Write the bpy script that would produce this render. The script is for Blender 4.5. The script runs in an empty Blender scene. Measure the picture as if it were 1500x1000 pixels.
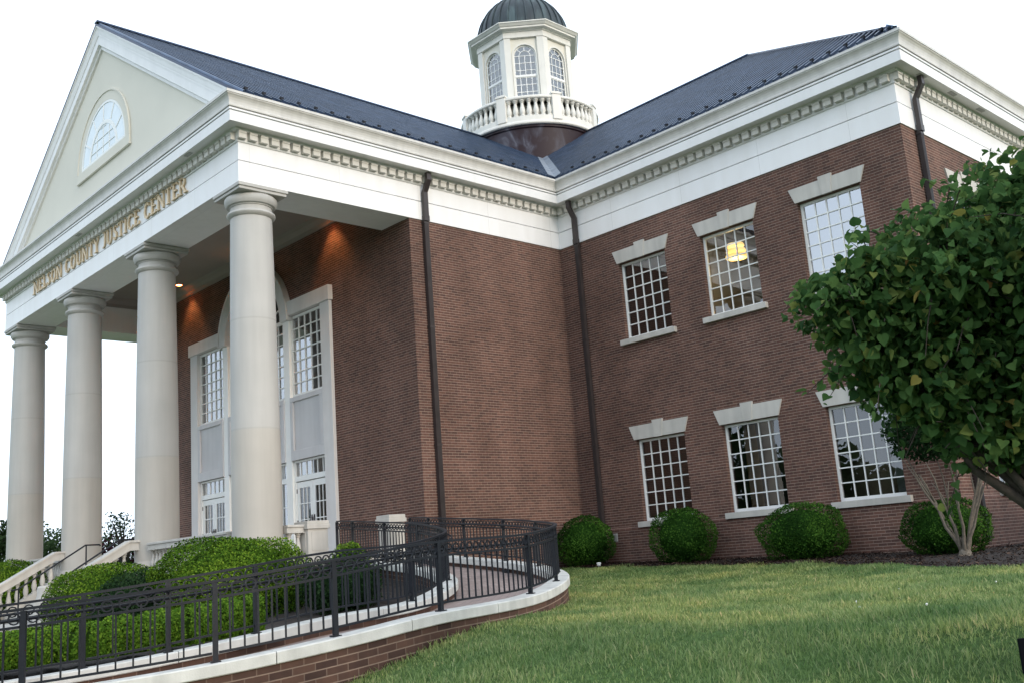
import bpy, math, random
import numpy as np
from mathutils import Vector, Matrix

scene = bpy.context.scene
COL = scene.collection
random.seed(7)

# ---------------------------------------------------------------- camera
cam_data = bpy.data.cameras.new("camera")
cam = bpy.data.objects.new("camera", cam_data)
COL.objects.link(cam)
RIGHT = Vector((0.67749988, 0.73187984, -0.07311506))
DOWN = Vector((-0.20146581, 0.08904981, -0.97543921))
FWD = Vector((-0.70739341, 0.67559013, 0.20777999))
rot = Matrix((RIGHT, -DOWN, -FWD)).transposed()
cam.matrix_world = Matrix.Translation((19.7676, -10.7234, 0.3258)) @ rot.to_4x4()
cam_data.sensor_width = 36.0
cam_data.lens = 1489.465 / 1500.0 * 36.0
cam_data.clip_end = 6000.0
scene.camera = cam

# ---------------------------------------------------------------- world, sun, exposure
SUN_EL, SUN_AZ = math.radians(14.0), math.radians(93.0)   # azimuth clockwise from +Y: the sun stands to the right of the building
world = bpy.data.worlds.new("World")
scene.world = world
world.use_nodes = True
nt = world.node_tree
sky = nt.nodes.new("ShaderNodeTexSky")
sky.sky_type = 'NISHITA'
sky.sun_disc = False
sky.sun_elevation = SUN_EL
sky.sun_rotation = SUN_AZ
sky.air_density = 1.0
sky.dust_density = 6.0
sky.ozone_density = 1.0
bg = nt.nodes["Background"]
# thin even cloud in front of the clear sky
veil = nt.nodes.new("ShaderNodeMix"); veil.data_type = 'RGBA'
veil.inputs[0].default_value = 0.80
veil.inputs[7].default_value = (6.35, 7.25, 8.35, 1)
nt.links.new(sky.outputs[0], veil.inputs[6])
nt.links.new(veil.outputs[2], bg.inputs[0])
bg.inputs[1].default_value = 0.15

sun_d = bpy.data.lights.new("sun", 'SUN')
sun_d.energy = 0.75
sun_d.angle = math.radians(20.0)
sun_d.color = (1.0, 0.92, 0.85)
sun = bpy.data.objects.new("sun", sun_d)
COL.objects.link(sun)
sd = Vector((math.sin(SUN_AZ) * math.cos(SUN_EL), math.cos(SUN_AZ) * math.cos(SUN_EL), math.sin(SUN_EL)))
sun.rotation_euler = sd.to_track_quat('Z', 'Y').to_euler()
sun.location = (40, -40, 60)

scene.view_settings.view_transform = 'Standard'
scene.view_settings.look = 'None'
scene.view_settings.gamma = 1.0
scene.view_settings.exposure = 0.75
scene.render.engine = 'CYCLES'
scene.cycles.use_denoising = True
scene.cycles.max_bounces = 8
scene.cycles.transparent_max_bounces = 16

# ---------------------------------------------------------------- helpers
def tag(o, label=None, cat=None, group=None, kind=None):
    if label: o["label"] = label
    if cat: o["category"] = cat
    if group: o["group"] = group
    if kind: o["kind"] = kind
    return o

def thing(name, label, cat, loc=(0, 0, 0), group=None):
    o = bpy.data.objects.new(name, None)
    o.empty_display_size = 0.3
    COL.objects.link(o)
    o.location = loc
    return tag(o, label, cat, group)

def children_of(o):
    return [c for c in bpy.data.objects if c.parent == o]

def copy_tree(o, parent=None):
    c = o.copy()
    COL.objects.link(c)
    c.parent = parent
    for ch in children_of(o):
        copy_tree(ch, c)
    return c

def root_loc(o):
    v = Vector((0, 0, 0))
    while o is not None:
        v += Vector(o.location)
        o = o.parent
    return v

class MB:
    def __init__(self):
        self.v, self.f, self.uv = [], [], []
    def face(self, pts, uv=None):
        n = len(self.v)
        self.v += [tuple(p) for p in pts]
        self.f.append(tuple(range(n, n + len(pts))))
        self.uv.append(uv)
    def box(self, x0, x1, y0, y1, z0, z1):
        p = [(x0, y0, z0), (x1, y0, z0), (x1, y1, z0), (x0, y1, z0), (x0, y0, z1), (x1, y0, z1), (x1, y1, z1), (x0, y1, z1)]
        n = len(self.v); self.v += p
        for q in ((0, 3, 2, 1), (4, 5, 6, 7), (0, 1, 5, 4), (1, 2, 6, 5), (2, 3, 7, 6), (3, 0, 4, 7)):
            self.f.append(tuple(n + i for i in q)); self.uv.append(None)
        return self
    def hexa(self, b, t):          # 4 bottom + 4 top points
        n = len(self.v); self.v += [tuple(p) for p in list(b) + list(t)]
        for q in ((0, 3, 2, 1), (4, 5, 6, 7), (0, 1, 5, 4), (1, 2, 6, 5), (2, 3, 7, 6), (3, 0, 4, 7)):
            self.f.append(tuple(n + i for i in q)); self.uv.append(None)
        return self
    def bar(self, p, q, w, h, up=(0, 0, 1)):
        p, q, up = Vector(p), Vector(q), Vector(up)
        d = (q - p).normalized(); s = d.cross(up)
        if s.length < 1e-6: s = d.cross(Vector((1, 0, 0)))
        s.normalize(); u = s.cross(d)
        s, u = s * w / 2, u * h / 2
        return self.hexa([p - s - u, p + s - u, p + s + u, p - s + u], [q - s - u, q + s - u, q + s + u, q - s + u])
    def extrude(self, poly, vec):
        vec = Vector(vec); a = [Vector(p) for p in poly]; b = [p + vec for p in a]
        self.face(a[::-1]); self.face(b)
        for i in range(len(a)):
            j = (i + 1) % len(a)
            self.face([a[i], a[j], b[j], b[i]])
        return self
    def tube(self, pts, radii, n=8, cap=True):
        pts = [Vector(p) for p in pts]
        if not hasattr(radii, '__len__'): radii = [radii] * len(pts)
        base = len(self.v); prev = None
        for i, p in enumerate(pts):
            d = (pts[min(i + 1, len(pts) - 1)] - pts[max(i - 1, 0)]).normalized()
            a = prev if prev is not None else (Vector((0, 0, 1)) if abs(d.z) < .9 else Vector((1, 0, 0)))
            s = d.cross(a)
            if s.length < 1e-5: s = d.cross(Vector((0, 1, 0)))
            s.normalize(); u = s.cross(d); prev = u
            for k in range(n):
                t = 2 * math.pi * k / n
                self.v.append(tuple(p + (s * math.cos(t) + u * math.sin(t)) * radii[i]))
        for i in range(len(pts) - 1):
            for k in range(n):
                a, b = base + i * n + k, base + i * n + (k + 1) % n
                self.f.append((a, b, b + n, a + n)); self.uv.append(None)
        if cap:
            self.f.append(tuple(base + k for k in range(n))[::-1]); self.uv.append(None)
            self.f.append(tuple(base + (len(pts) - 1) * n + k for k in range(n))); self.uv.append(None)
        return self
    def lathe(self, prof, cx=0, cy=0, n=32, a0=0.0, sx=1, sy=1):
        base = len(self.v)
        for r, z in prof:
            for k in range(n):
                t = a0 + 2 * math.pi * k / n
                self.v.append((cx + r * sx * math.cos(t), cy + r * sy * math.sin(t), z))
        for i in range(len(prof) - 1):
            for k in range(n):
                a, b = base + i * n + k, base + i * n + (k + 1) % n
                self.f.append((a, b, b + n, a + n)); self.uv.append(None)
        if prof[0][0] > 1e-4:
            self.f.append(tuple(base + k for k in range(n))[::-1]); self.uv.append(None)
        if prof[-1][0] > 1e-4:
            self.f.append(tuple(base + (len(prof) - 1) * n + k for k in range(n))); self.uv.append(None)
        return self
    def sweep(self, path, prof, outward_right=True, close_ends=True, zoff=None):
        """prof: list of (offset to the right of travel, z); path: list of (x, y); mitred"""
        n = len(path); P = [Vector((p[0], p[1])) for p in path]; rows = []; s = 0; S = []
        for i in range(n):
            S.append(s)
            if i < n - 1: s += (P[i + 1] - P[i]).length
        for i in range(n):
            hs = []
            if i > 0: hs.append((P[i] - P[i - 1]).normalized())
            if i < n - 1: hs.append((P[i + 1] - P[i]).normalized())
            ns = [Vector((h.y, -h.x)) for h in hs]
            m = sum(ns, Vector((0, 0)))
            m = m / m.length
            m = m / max(.3, m.dot(ns[0]))
            z0 = zoff[i] if zoff is not None else 0.0
            rows.append([(P[i].x + m.x * o, P[i].y + m.y * o, z + z0) for o, z in prof])
        L = [0]
        for k in range(1, len(prof)):
            L.append(L[-1] + math.hypot(prof[k][0] - prof[k - 1][0], prof[k][1] - prof[k - 1][1]))
        for i in range(n - 1):
            for k in range(len(prof) - 1):
                if (abs(prof[k][0] - prof[k + 1][0]) < 1e-6):
                    va, vb = rows[i][k][2], rows[i][k + 1][2]
                    va2, vb2 = rows[i + 1][k][2], rows[i + 1][k + 1][2]
                    uv = [(S[i], va), (S[i + 1], va2), (S[i + 1], vb2), (S[i], vb)]
                else:
                    uv = [(S[i], L[k]), (S[i + 1], L[k]), (S[i + 1], L[k + 1]), (S[i], L[k + 1])]
                self.face([rows[i][k], rows[i + 1][k], rows[i + 1][k + 1], rows[i][k + 1]], uv)
        if close_ends and len(prof) > 2:
            self.face(rows[0]); self.face(rows[-1][::-1])
        return self
    def build(self, name, mat, parent=None, smooth=False, loc=None, bevel=0.0, local=False):
        me = bpy.data.meshes.new(name)
        off = Vector((0, 0, 0))
        if parent is not None and not local: off = root_loc(parent)
        if loc is not None: off = off + Vector(loc) if not local else off
        ox, oy, oz = off
        me.from_pydata([(x - ox, y - oy, z - oz) for x, y, z in self.v], [], self.f)
        uvl = me.uv_layers.new(name="UVMap")
        me.update()
        data = []
        for poly, uv in zip(me.polygons, self.uv):
            if uv is not None:
                for c in uv: data += [c[0], c[1]]
            else:
                nx, ny, nz = (abs(c) for c in poly.normal)
                for vi in poly.vertices:
                    x, y, z = self.v[vi]
                    if nz > .8: data += [x, y]
                    elif nx > ny: data += [y, z]
                    else: data += [x, z]
        uvl.data.foreach_set("uv", data)
        if smooth is True:
            for p in me.polygons: p.use_smooth = True
        elif smooth:
            for p in me.polygons: p.use_smooth = True
            try: me.set_sharp_from_angle(angle=math.radians(smooth))
            except Exception: pass
        me.materials.append(mat)
        o = bpy.data.objects.new(name, me)
        COL.objects.link(o)
        if parent is not None: o.parent = parent
        if loc is not None: o.location = loc
        if bevel:
            b = o.modifiers.new("bevel", 'BEVEL'); b.width = bevel; b.segments = 2; b.limit_method = 'ANGLE'
        return o

def np_obj(name, V, template, mat, parent=None, rnd=None, extra=None):
    """V: (N,k,3) array; template: faces of one instance (all same length). One mesh."""
    N, k, _ = V.shape
    T = np.array(template); nf, fl = T.shape
    idx = (np.arange(N)[:, None, None] * k + T[None]).reshape(-1)
    verts = V.reshape(-1, 3)
    nfaces = N * nf
    ev, ef = (None, None)
    if extra is not None:          # extra quads/tris mesh of the same face length (a core)
        ev, ef = extra
        ef = np.array(ef) + len(verts)
        verts = np.vstack([verts, ev]); idx = np.concatenate([idx, ef.reshape(-1)]); nfaces += len(ef)
    if parent is not None:
        verts = verts - np.array(root_loc(parent))
    me = bpy.data.meshes.new(name)
    me.vertices.add(len(verts)); me.vertices.foreach_set("co", verts.astype(np.float32).ravel())
    me.loops.add(len(idx)); me.loops.foreach_set("vertex_index", idx.astype(np.int32))
    me.polygons.add(nfaces)
    me.polygons.foreach_set("loop_start", np.arange(0, nfaces * fl, fl, dtype=np.int32))
    me.update(calc_edges=True)
    if rnd is not None:
        a = me.attributes.new("rnd", 'FLOAT', 'POINT')
        r = np.repeat(rnd, k)
        if ev is not None: r = np.concatenate([r, np.full(len(ev), .25)])
        a.data.foreach_set("value", r.astype(np.float32))
    me.materials.append(mat)
    o = bpy.data.objects.new(name, me); COL.objects.link(o)
    if parent is not None: o.parent = parent
    return o

# ---------------------------------------------------------------- materials
def new_mat(name):
    m = bpy.data.materials.new(name); m.use_nodes = True
    t = m.node_tree
    return m, t, t.nodes["Principled BSDF"]

def mixrgb(t, a, b, fac, mode='MIX'):
    n = t.nodes.new("ShaderNodeMix"); n.data_type = 'RGBA'; n.blend_type = mode
    for i, s in ((6, a), (7, b), (0, fac)):
        if hasattr(s, 'is_linked') or hasattr(s, 'links'): t.links.new(s, n.inputs[i])
        elif isinstance(s, (tuple, list)): n.inputs[i].default_value = (*s, 1) if len(s) == 3 else s
        else: n.inputs[i].default_value = s
    return n.outputs[2]

def noise(t, scale, detail=4.0, coord=None, dist=0.0):
    n = t.nodes.new("ShaderNodeTexNoise"); n.inputs["Scale"].default_value = scale
    n.inputs["Detail"].default_value = detail; n.inputs["Distortion"].default_value = dist
    if coord is None: coord = t.nodes.new("ShaderNodeNewGeometry").outputs["Position"]
    t.links.new(coord, n.inputs["Vector"])
    return n.outputs["Fac"]

def ramp(t, fac, stops):
    r = t.nodes.new("ShaderNodeValToRGB"); e = r.color_ramp.elements
    while len(e) < len(stops): e.new(0.5)
    for el, (p, c) in zip(e, stops): el.position = p; el.color = (*c, 1)
    t.links.new(fac, r.inputs[0]); return r.outputs[0]

def scaled(t, sx, sy, sz, coord=None):
    if coord is None: coord = t.nodes.new("ShaderNodeNewGeometry").outputs["Position"]
    m = t.nodes.new("ShaderNodeMapping"); m.inputs["Scale"].default_value = (sx, sy, sz)
    t.links.new(coord, m.inputs[0]); return m.outputs[0]

def plain(name, col, rough=.6, var=.12, scale=2.0, metallic=0.0, bump=0.0, bscale=60.0, spec=.5, streak=0.0):
    m, t, b = new_mat(name)
    f = noise(t, scale, 5)
    dark = tuple(c * (1 - var) for c in col); light = tuple(min(1, c * (1 + var)) for c in col)
    c = ramp(t, f, [(.3, dark), (.7, light)])
    if streak:                                   # rain-washed dirt that runs down the surface
        s = noise(t, 1.0, 4, scaled(t, 5, 5, .35))
        sc = ramp(t, s, [(.35, tuple(1 - streak for _ in range(3))), (.6, (1, 1, 1))])
        c = mixrgb(t, c, sc, 1.0, 'MULTIPLY')
    t.links.new(c, b.inputs["Base Color"])
    b.inputs["Roughness"].default_value = rough; b.inputs["Metallic"].default_value = metallic
    b.inputs["Specular IOR Level"].default_value = spec
    if bump:
        bp = t.nodes.new("ShaderNodeBump"); bp.inputs["Strength"].default_value = bump; bp.inputs["Distance"].default_value = .01
        t.links.new(noise(t, bscale, 4), bp.inputs["Height"]); t.links.new(bp.outputs[0], b.inputs["Normal"])
    return m

def brick_mat(name, c1, c2, mortar, bw=.203, rh=.0677, ms=.0055, stain=.25, offset=.5):
    m, t, b = new_mat(name)
    uv = t.nodes.new("ShaderNodeUVMap"); uv.uv_map = "UVMap"
    br = t.nodes.new("ShaderNodeTexBrick")
    br.offset = offset; br.inputs["Scale"].default_value = 1.0
    br.inputs["Brick Width"].default_value = bw; br.inputs["Row Height"].default_value = rh
    br.inputs["Mortar Size"].default_value = ms; br.inputs["Mortar Smooth"].default_value = .15
    br.inputs["Bias"].default_value = -.1
    br.inputs["Color1"].default_value = (*c1, 1); br.inputs["Color2"].default_value = (*c2, 1)
    head = tuple(.5 * mm + .5 * (a_ + b_) / 2 for mm, a_, b_ in zip(mortar, c1, c2))
    br.inputs["Mortar"].default_value = (*head, 1)
    t.links.new(uv.outputs[0], br.inputs["Vector"])
    sp = t.nodes.new("ShaderNodeSeparateXYZ"); t.links.new(uv.outputs[0], sp.inputs[0])
    def mth(op, a_, b_=None):
        n_ = t.nodes.new("ShaderNodeMath"); n_.operation = op
        for i_, x_ in enumerate((a_, b_)):
            if x_ is None: continue
            if hasattr(x_, 'links'): t.links.new(x_, n_.inputs[i_])
            else: n_.inputs[i_].default_value = x_
        return n_.outputs[0]
    fr = mth('FRACT', mth('DIVIDE', sp.outputs[1], rh))
    bed = mth('GREATER_THAN', mth('ABSOLUTE', mth('SUBTRACT', fr, .5)), .5 - ms / rh)
    # whole batches of bricks that fired a little redder or darker
    s = ramp(t, noise(t, .55, 5, dist=.6), [(.3, (1 - stain, 1 - stain, 1 - stain)), (.7, (1 + stain * .45,) * 3)])
    c = mixrgb(t, mixrgb(t, br.outputs["Color"], mortar, bed), s, 1.0, 'MULTIPLY')
    s2 = ramp(t, noise(t, 9.0, 3), [(.3, (.86, .86, .88)), (.7, (1.1, 1.08, 1.06))])
    c = mixrgb(t, c, s2, 1.0, 'MULTIPLY')
    s3 = ramp(t, noise(t, 1.0, 5, scaled(t, 1.3, 1.3, .25)), [(.35, (.88, .88, .88)), (.62, (1.05, 1.05, 1.05))])
    c = mixrgb(t, c, s3, 1.0, 'MULTIPLY')
    t.links.new(c, b.inputs["Base Color"])
    b.inputs["Roughness"].default_value = .88; b.inputs["Specular IOR Level"].default_value = .25
    inv = t.nodes.new("ShaderNodeMath"); inv.operation = 'SUBTRACT'; inv.inputs[0].default_value = 1
    t.links.new(br.outputs["Fac"], inv.inputs[1])
    bp = t.nodes.new("ShaderNodeBump"); bp.inputs["Strength"].default_value = .5; bp.inputs["Distance"].default_value = .008
    t.links.new(inv.outputs[0], bp.inputs["Height"]); t.links.new(bp.outputs[0], b.inputs["Normal"])
    return m

def leaf_mat(name, stops, trans=.3, rough=.6):
    m, t, b = new_mat(name)
    a = t.nodes.new("ShaderNodeAttribute"); a.attribute_name = "rnd"
    c = ramp(t, a.outputs["Fac"], stops)
    t.links.new(c, b.inputs["Base Color"]); b.inputs["Roughness"].default_value = rough
    b.inputs["Specular IOR Level"].default_value = .03
    tr = t.nodes.new("ShaderNodeBsdfTranslucent"); t.links.new(c, tr.inputs[0])
    mx = t.nodes.new("ShaderNodeMixShader"); mx.inputs[0].default_value = trans
    t.links.new(b.outputs[0], mx.inputs[1]); t.links.new(tr.outputs[0], mx.inputs[2])
    t.links.new(mx.outputs[0], t.nodes["Material Output"].inputs[0])
    return m

def glass_mat(name, ior=2.0, tint=(.75, .8, .8), rough=.0):
    m, t, b = new_mat(name)
    t.nodes.remove(b)
    fr = t.nodes.new("ShaderNodeFresnel"); fr.inputs[0].default_value = ior
    tr = t.nodes.new("ShaderNodeBsdfTransparent"); tr.inputs[0].default_value = (*tint, 1)
    gl = t.nodes.new("ShaderNodeBsdfGlossy"); gl.inputs["Roughness"].default_value = rough; gl.inputs[0].default_value = (.95, .97, 1, 1)
    mx = t.nodes.new("ShaderNodeMixShader")
    # old float glass is not perfectly flat: each pane bends its reflection a little
    bp = t.nodes.new("ShaderNodeBump"); bp.inputs["Strength"].default_value = .08; bp.inputs["Distance"].default_value = .02
    t.links.new(noise(t, 2.2, 1), bp.inputs["Height"]); t.links.new(bp.outputs[0], gl.inputs["Normal"])
    t.links.new(fr.outputs[0], mx.inputs[0]); t.links.new(tr.outputs[0], mx.inputs[1]); t.links.new(gl.outputs[0], mx.inputs[2])
    t.links.new(mx.outputs[0], t.nodes["Material Output"].inputs[0])
    return m

def emit_mat(name, col, s):
    m, t, b = new_mat(name)
    b.inputs["Base Color"].default_value = (*col, 1)
    b.inputs["Emission Color"].default_value = (*col, 1); b.inputs["Emission Strength"].default_value = s
    return m

M = {}
M['brick'] = brick_mat("red_brick", (.146, .074, .056), (.082, .046, .038), (.31, .238, .195), ms=.0058)
M['ramp_brick'] = brick_mat("ramp_brick", (.120, .066, .048), (.058, .033, .027), (.27, .195, .15), bw=.24, rh=.081, ms=.0065, stain=.6)
M['white'] = plain("white_painted_trim", (.82, .82, .82), .4, .02, 1.2, streak=.035)
def frieze_mat():
    m, t, b = new_mat("white_frieze_panels")
    uv = t.nodes.new("ShaderNodeUVMap"); uv.uv_map = "UVMap"
    br = t.nodes.new("ShaderNodeTexBrick"); br.offset = 0.0
    for k, v_ in (("Scale", 1.0), ("Brick Width", 2.44), ("Row Height", 40.0), ("Mortar Size", .004), ("Mortar Smooth", .3)): br.inputs[k].default_value = v_
    br.inputs["Color1"].default_value = (.83, .83, .83, 1); br.inputs["Color2"].default_value = (.80, .80, .805, 1); br.inputs["Mortar"].default_value = (.55, .55, .54, 1)
    t.links.new(uv.outputs[0], br.inputs["Vector"])
    s = ramp(t, noise(t, 1.0, 4, scaled(t, 2.5, 2.5, .5)), [(.35, (.955, .95, .94)), (.6, (1, 1, 1))])
    t.links.new(mixrgb(t, br.outputs["Color"], s, 1.0, 'MULTIPLY'), b.inputs["Base Color"]); b.inputs["Roughness"].default_value = .42
    return m
M['frieze'] = frieze_mat()
M['cornice'] = plain("weathered_white_cornice", (.75, .75, .745), .42, .025, 1.6, streak=.04)
M['gutter'] = plain("aged_gutter_paint", (.60, .59, .56), .45, .05, 2, streak=.10)
M['cream'] = plain("cream_painted_wood", (.70, .69, .64), .5, .04, 2, streak=.06)
M['dentil'] = plain("cream_dentils", (.60, .585, .54), .6, .08, 6)
M['stucco'] = plain("cream_stucco", (.67, .645, .565), .8, .03, .8, bump=.1, bscale=80)
M['stone'] = plain("limestone", (.50, .48, .44), .75, .08, 1.6, bump=.12, bscale=50, streak=.12)
def column_mat():
    m = plain("column_limestone", (.455, .445, .42), .7, .05, .9, bump=.05, bscale=40, streak=.07)
    t = m.node_tree; b = t.nodes["Principled BSDF"]; old = b.inputs["Base Color"].links[0].from_socket
    sp = t.nodes.new("ShaderNodeSeparateXYZ"); t.links.new(t.nodes.new("ShaderNodeNewGeometry").outputs["Position"], sp.inputs[0])
    # the shaft is three drums of slightly different stone with thin pointed joints
    st = [(0, (1.0, .965, .92)), (.345, (1.0, .965, .92)), (.346, (.80, .79, .77)), (.349, (1.0, 1.0, 1.0)), (.674, (1.0, 1.0, 1.0)), (.675, (.84, .83, .82)), (.678, (.985, .99, 1.0))]
    mr = t.nodes.new("ShaderNodeMapRange"); mr.inputs[1].default_value = .9; mr.inputs[2].default_value = 8.45
    t.links.new(sp.outputs[2], mr.inputs[0])
    t.links.new(mixrgb(t, old, ramp(t, mr.outputs[0], st), 1.0, 'MULTIPLY'), b.inputs["Base Color"])
    return m
M['column'] = column_mat()
M['cap'] = plain("cast_stone_cap", (.60, .59, .55), .8, .14, 3, bump=.2, bscale=70, streak=.15)
M['winwhite'] = plain("white_window_paint", (.78, .79, .77), .4, .03, 2)
M['surround'] = plain("pale_surround_stone", (.62, .61, .60), .7, .05, 1.6, bump=.06, streak=.05)
M['panel'] = plain("grey_stone_panel", (.55, .55, .56), .7, .05, 1.2, bump=.06, streak=.06)
M['glass'] = glass_mat("window_glass", 2.1)
M['glass_bright'] = glass_mat("coated_window_glass", 4.2)
M['iron'] = plain("black_iron", (.011, .013, .018), .5, .2, 8, spec=.25)
M['bronze'] = plain("bronze_downspout", (.034, .027, .027), .45, .2, 4, spec=.5)
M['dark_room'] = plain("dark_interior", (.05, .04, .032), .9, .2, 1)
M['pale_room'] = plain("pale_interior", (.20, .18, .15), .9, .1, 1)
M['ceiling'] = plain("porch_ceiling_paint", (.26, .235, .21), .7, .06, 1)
M['gold'] = plain("brass_letters", (.60, .47, .30), .4, .12, 6, metallic=.3)
M['curtain'] = plain("ochre_curtain", (.34, .21, .06), .9, .2, 5)
M['blind'] = plain("white_blind", (.72, .75, .77), .7, .05, 3)
M['vent'] = plain("grey_vent", (.36, .36, .35), .6, .1, 4)
M['plastic'] = plain("white_plastic", (.75, .76, .75), .5, .05, 4)
M['bark'] = plain("tree_bark", (.045, .035, .028), .9, .35, 14, bump=.6, bscale=40)
M['cane'] = plain("pale_bark", (.135, .115, .09), .9, .3, 18, bump=.5, bscale=50)
M['tarnish'] = plain("drum_metal", (.055, .035, .036), .5, .3, 2)
M['sign'] = plain("black_sign", (.005, .006, .008), .9, .2, 6, spec=.05)
M['lamp'] = emit_mat("lamp_glow", (1.0, .66, .22), .85)
M['bulb'] = emit_mat("flood_glow", (1.0, .55, .22), 6.0)

def roof_mat():
    m, t, b = new_mat("standing_seam_metal")
    c = ramp(t, noise(t, .6, 5), [(.3, (.018, .031, .064)), (.7, (.034, .052, .096))])
    s = ramp(t, noise(t, 1.0, 4, scaled(t, 1.5, 1.5, 1.5)), [(.4, (.85, .85, .85)), (.7, (1.2, 1.2, 1.2))])
    t.links.new(mixrgb(t, c, s, 1.0, 'MULTIPLY'), b.inputs["Base Color"])
    b.inputs["Roughness"].default_value = .36; b.inputs["Metallic"].default_value = .7
    return m
M['roof'] = roof_mat()
M['seam'] = plain("seam_metal_painted_glint", (.075, .11, .175), .32, .3, 2, metallic=.7)  # ribs coloured paler than the roof pans, painting in their highlight streaks

def dome_mat():
    m, t, b = new_mat("patinated_copper")
    c = ramp(t, noise(t, 1.0, 5, scaled(t, 2.5, 2.5, .5)), [(.3, (.016, .022, .028)), (.52, (.032, .046, .052)), (.75, (.08, .12, .125))])
    t.links.new(c, b.inputs["Base Color"]); b.inputs["Roughness"].default_value = .5; b.inputs["Metallic"].default_value = .3
    return m
M['dome'] = dome_mat()

def drum_mat():
    m, t, b = new_mat("weathered_copper_drum")
    c = ramp(t, noise(t, 1.0, 6, scaled(t, 1.2, 1.2, .7), 1.0), [(.46, (.022, .011, .015)), (.58, (.05, .045, .06)), (.76, (.22, .24, .29))])
    t.links.new(c, b.inputs["Base Color"]); b.inputs["Roughness"].default_value = .5; b.inputs["Specular IOR Level"].default_value = .25
    return m
M['drum'] = drum_mat()

def lawn_mat():
    m, t, b = new_mat("lawn_soil_green")
    c = ramp(t, noise(t, .45, 5), [(.3, (.050, .095, .028)), (.5, (.075, .13, .04)), (.72, (.12, .155, .06))])
    d = ramp(t, noise(t, 14, 5), [(.3, (.6, .6, .6)), (.7, (1.25, 1.25, 1.2))])
    t.links.new(mixrgb(t, c, d, 1.0, 'MULTIPLY'), b.inputs["Base Color"]); b.inputs["Roughness"].default_value = .95
    b.inputs["Specular IOR Level"].default_value = .1
    bp = t.nodes.new("ShaderNodeBump"); bp.inputs["Strength"].default_value = .8; bp.inputs["Distance"].default_value = .04
    t.links.new(noise(t, 25, 4), bp.inputs["Height"]); t.links.new(bp.outputs[0], b.inputs["Normal"])
    return m
M['lawn'] = lawn_mat()

def blade_mat():
    m, t, b = new_mat("grass_blades")
    a = t.nodes.new("ShaderNodeAttribute"); a.attribute_name = "rnd"
    c = ramp(t, a.outputs["Fac"], [(0, (.090, .155, .055)), (.45, (.195, .290, .108)), (.85, (.31, .39, .17)), (.95, (.40, .41, .22)), (1, (.52, .46, .28))])
    p = ramp(t, noise(t, .5, 4, dist=.5), [(.32, (.66, .78, .70)), (.5, (1.05, 1.03, 1)), (.66, (1.42, 1.2, 1.1))])
    c = mixrgb(t, c, p, 1.0, 'MULTIPLY')
    p = ramp(t, noise(t, 1.0, 2, scaled(t, 1.1, .8, 1)), [(.36, (.80, .88, .82)), (.62, (1.22, 1.13, 1.06))])   # thin and thick patches
    c = mixrgb(t, c, p, 1.0, 'MULTIPLY')
    t.links.new(c, b.inputs["Base Color"]); b.inputs["Roughness"].default_value = .5; b.inputs["Specular IOR Level"].default_value = .25
    tr = t.nodes.new("ShaderNodeBsdfTranslucent"); t.links.new(c, tr.inputs[0])
    mx = t.nodes.new("ShaderNodeMixShader"); mx.inputs[0].default_value = .45
    t.links.new(b.outputs[0], mx.inputs[1]); t.links.new(tr.outputs[0], mx.inputs[2])
    t.links.new(mx.outputs[0], t.nodes["Material Output"].inputs[0])
    return m
M['blade'] = blade_mat()
M['mulch'] = plain("dark_mulch", (.022, .015, .012), .95, .5, 30, bump=1.0, bscale=60)
M['paver'] = brick_mat("ramp_pavers", (.34, .27, .245), (.28, .22, .20), (.24, .19, .17), bw=.20, rh=.10, ms=.004)
M['paving'] = plain("pale_paving", (.42, .40, .37), .85, .1, 2)
M['boxwood'] = leaf_mat("boxwood_leaves", [(0, (.007, .024, .004)), (.5, (.026, .076, .011)), (1, (.068, .155, .022))], .15)
M['yew'] = leaf_mat("yew_leaves", [(0, (.013, .036, .004)), (.5, (.064, .138, .012)), (1, (.17, .265, .026))], .15)
M['darkleaf'] = leaf_mat("dark_leaves", [(0, (.010, .026, .010)), (.5, (.020, .048, .018)), (1, (.036, .07, .026))])
M['redbud'] = leaf_mat("heart_leaves", [(0, (.026, .066, .022)), (.45, (.060, .130, .040)), (.8, (.120, .195, .058)), (.93, (.25, .235, .06)), (1, (.25, .14, .05))], .40, .5)
M['farleaf'] = leaf_mat("far_leaves", [(0, (.025, .05, .02)), (1, (.07, .11, .045))])
M['plumleaf'] = leaf_mat("purple_leaves", [(0, (.03, .010, .014)), (1, (.07, .022, .03))])

# ---------------------------------------------------------------- ground, paving
GY = [-60, -40, -10.7, -8, -5, -3.6, -2.5, -1.5, .9, 8.3, 9.6, 200]
GZ = [-2.1, -1.9, -1.30, -1.22, -.95, -.66, -.48, -.45, -.46, -.08, -.03, -.03]
def gz_np(x, y):
    x, y = np.asarray(x, float), np.asarray(y, float)
    near = (np.abs(x) < 60) & (y > -20) & (y < 8)
    return np.interp(y, GY, GZ) - .018 * np.clip(x, 0, 14) * np.clip((y - 1) / 5, 0, 1) + .025 * np.sin(x * .9 + y * .7) * near
def ground_z(x, y): return float(gz_np(x, y))
INX = [(-7.6, -12.0), (4.0, -9.9), (6.6, -7.9), (8.0, -5.9), (8.3, -3.2), (7.9, -1.8), (6.9, -.3), (5.4, .8), (3.0, 1.55), (.0, 2.1)]   # inner edge of the ramp
def in_bed(x, y):
    if y < -12 or y > 2.1: return False
    xs_ = float(np.interp(y, [p[1] for p in INX], [p[0] for p in INX])); return x < xs_ - .3

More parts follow.
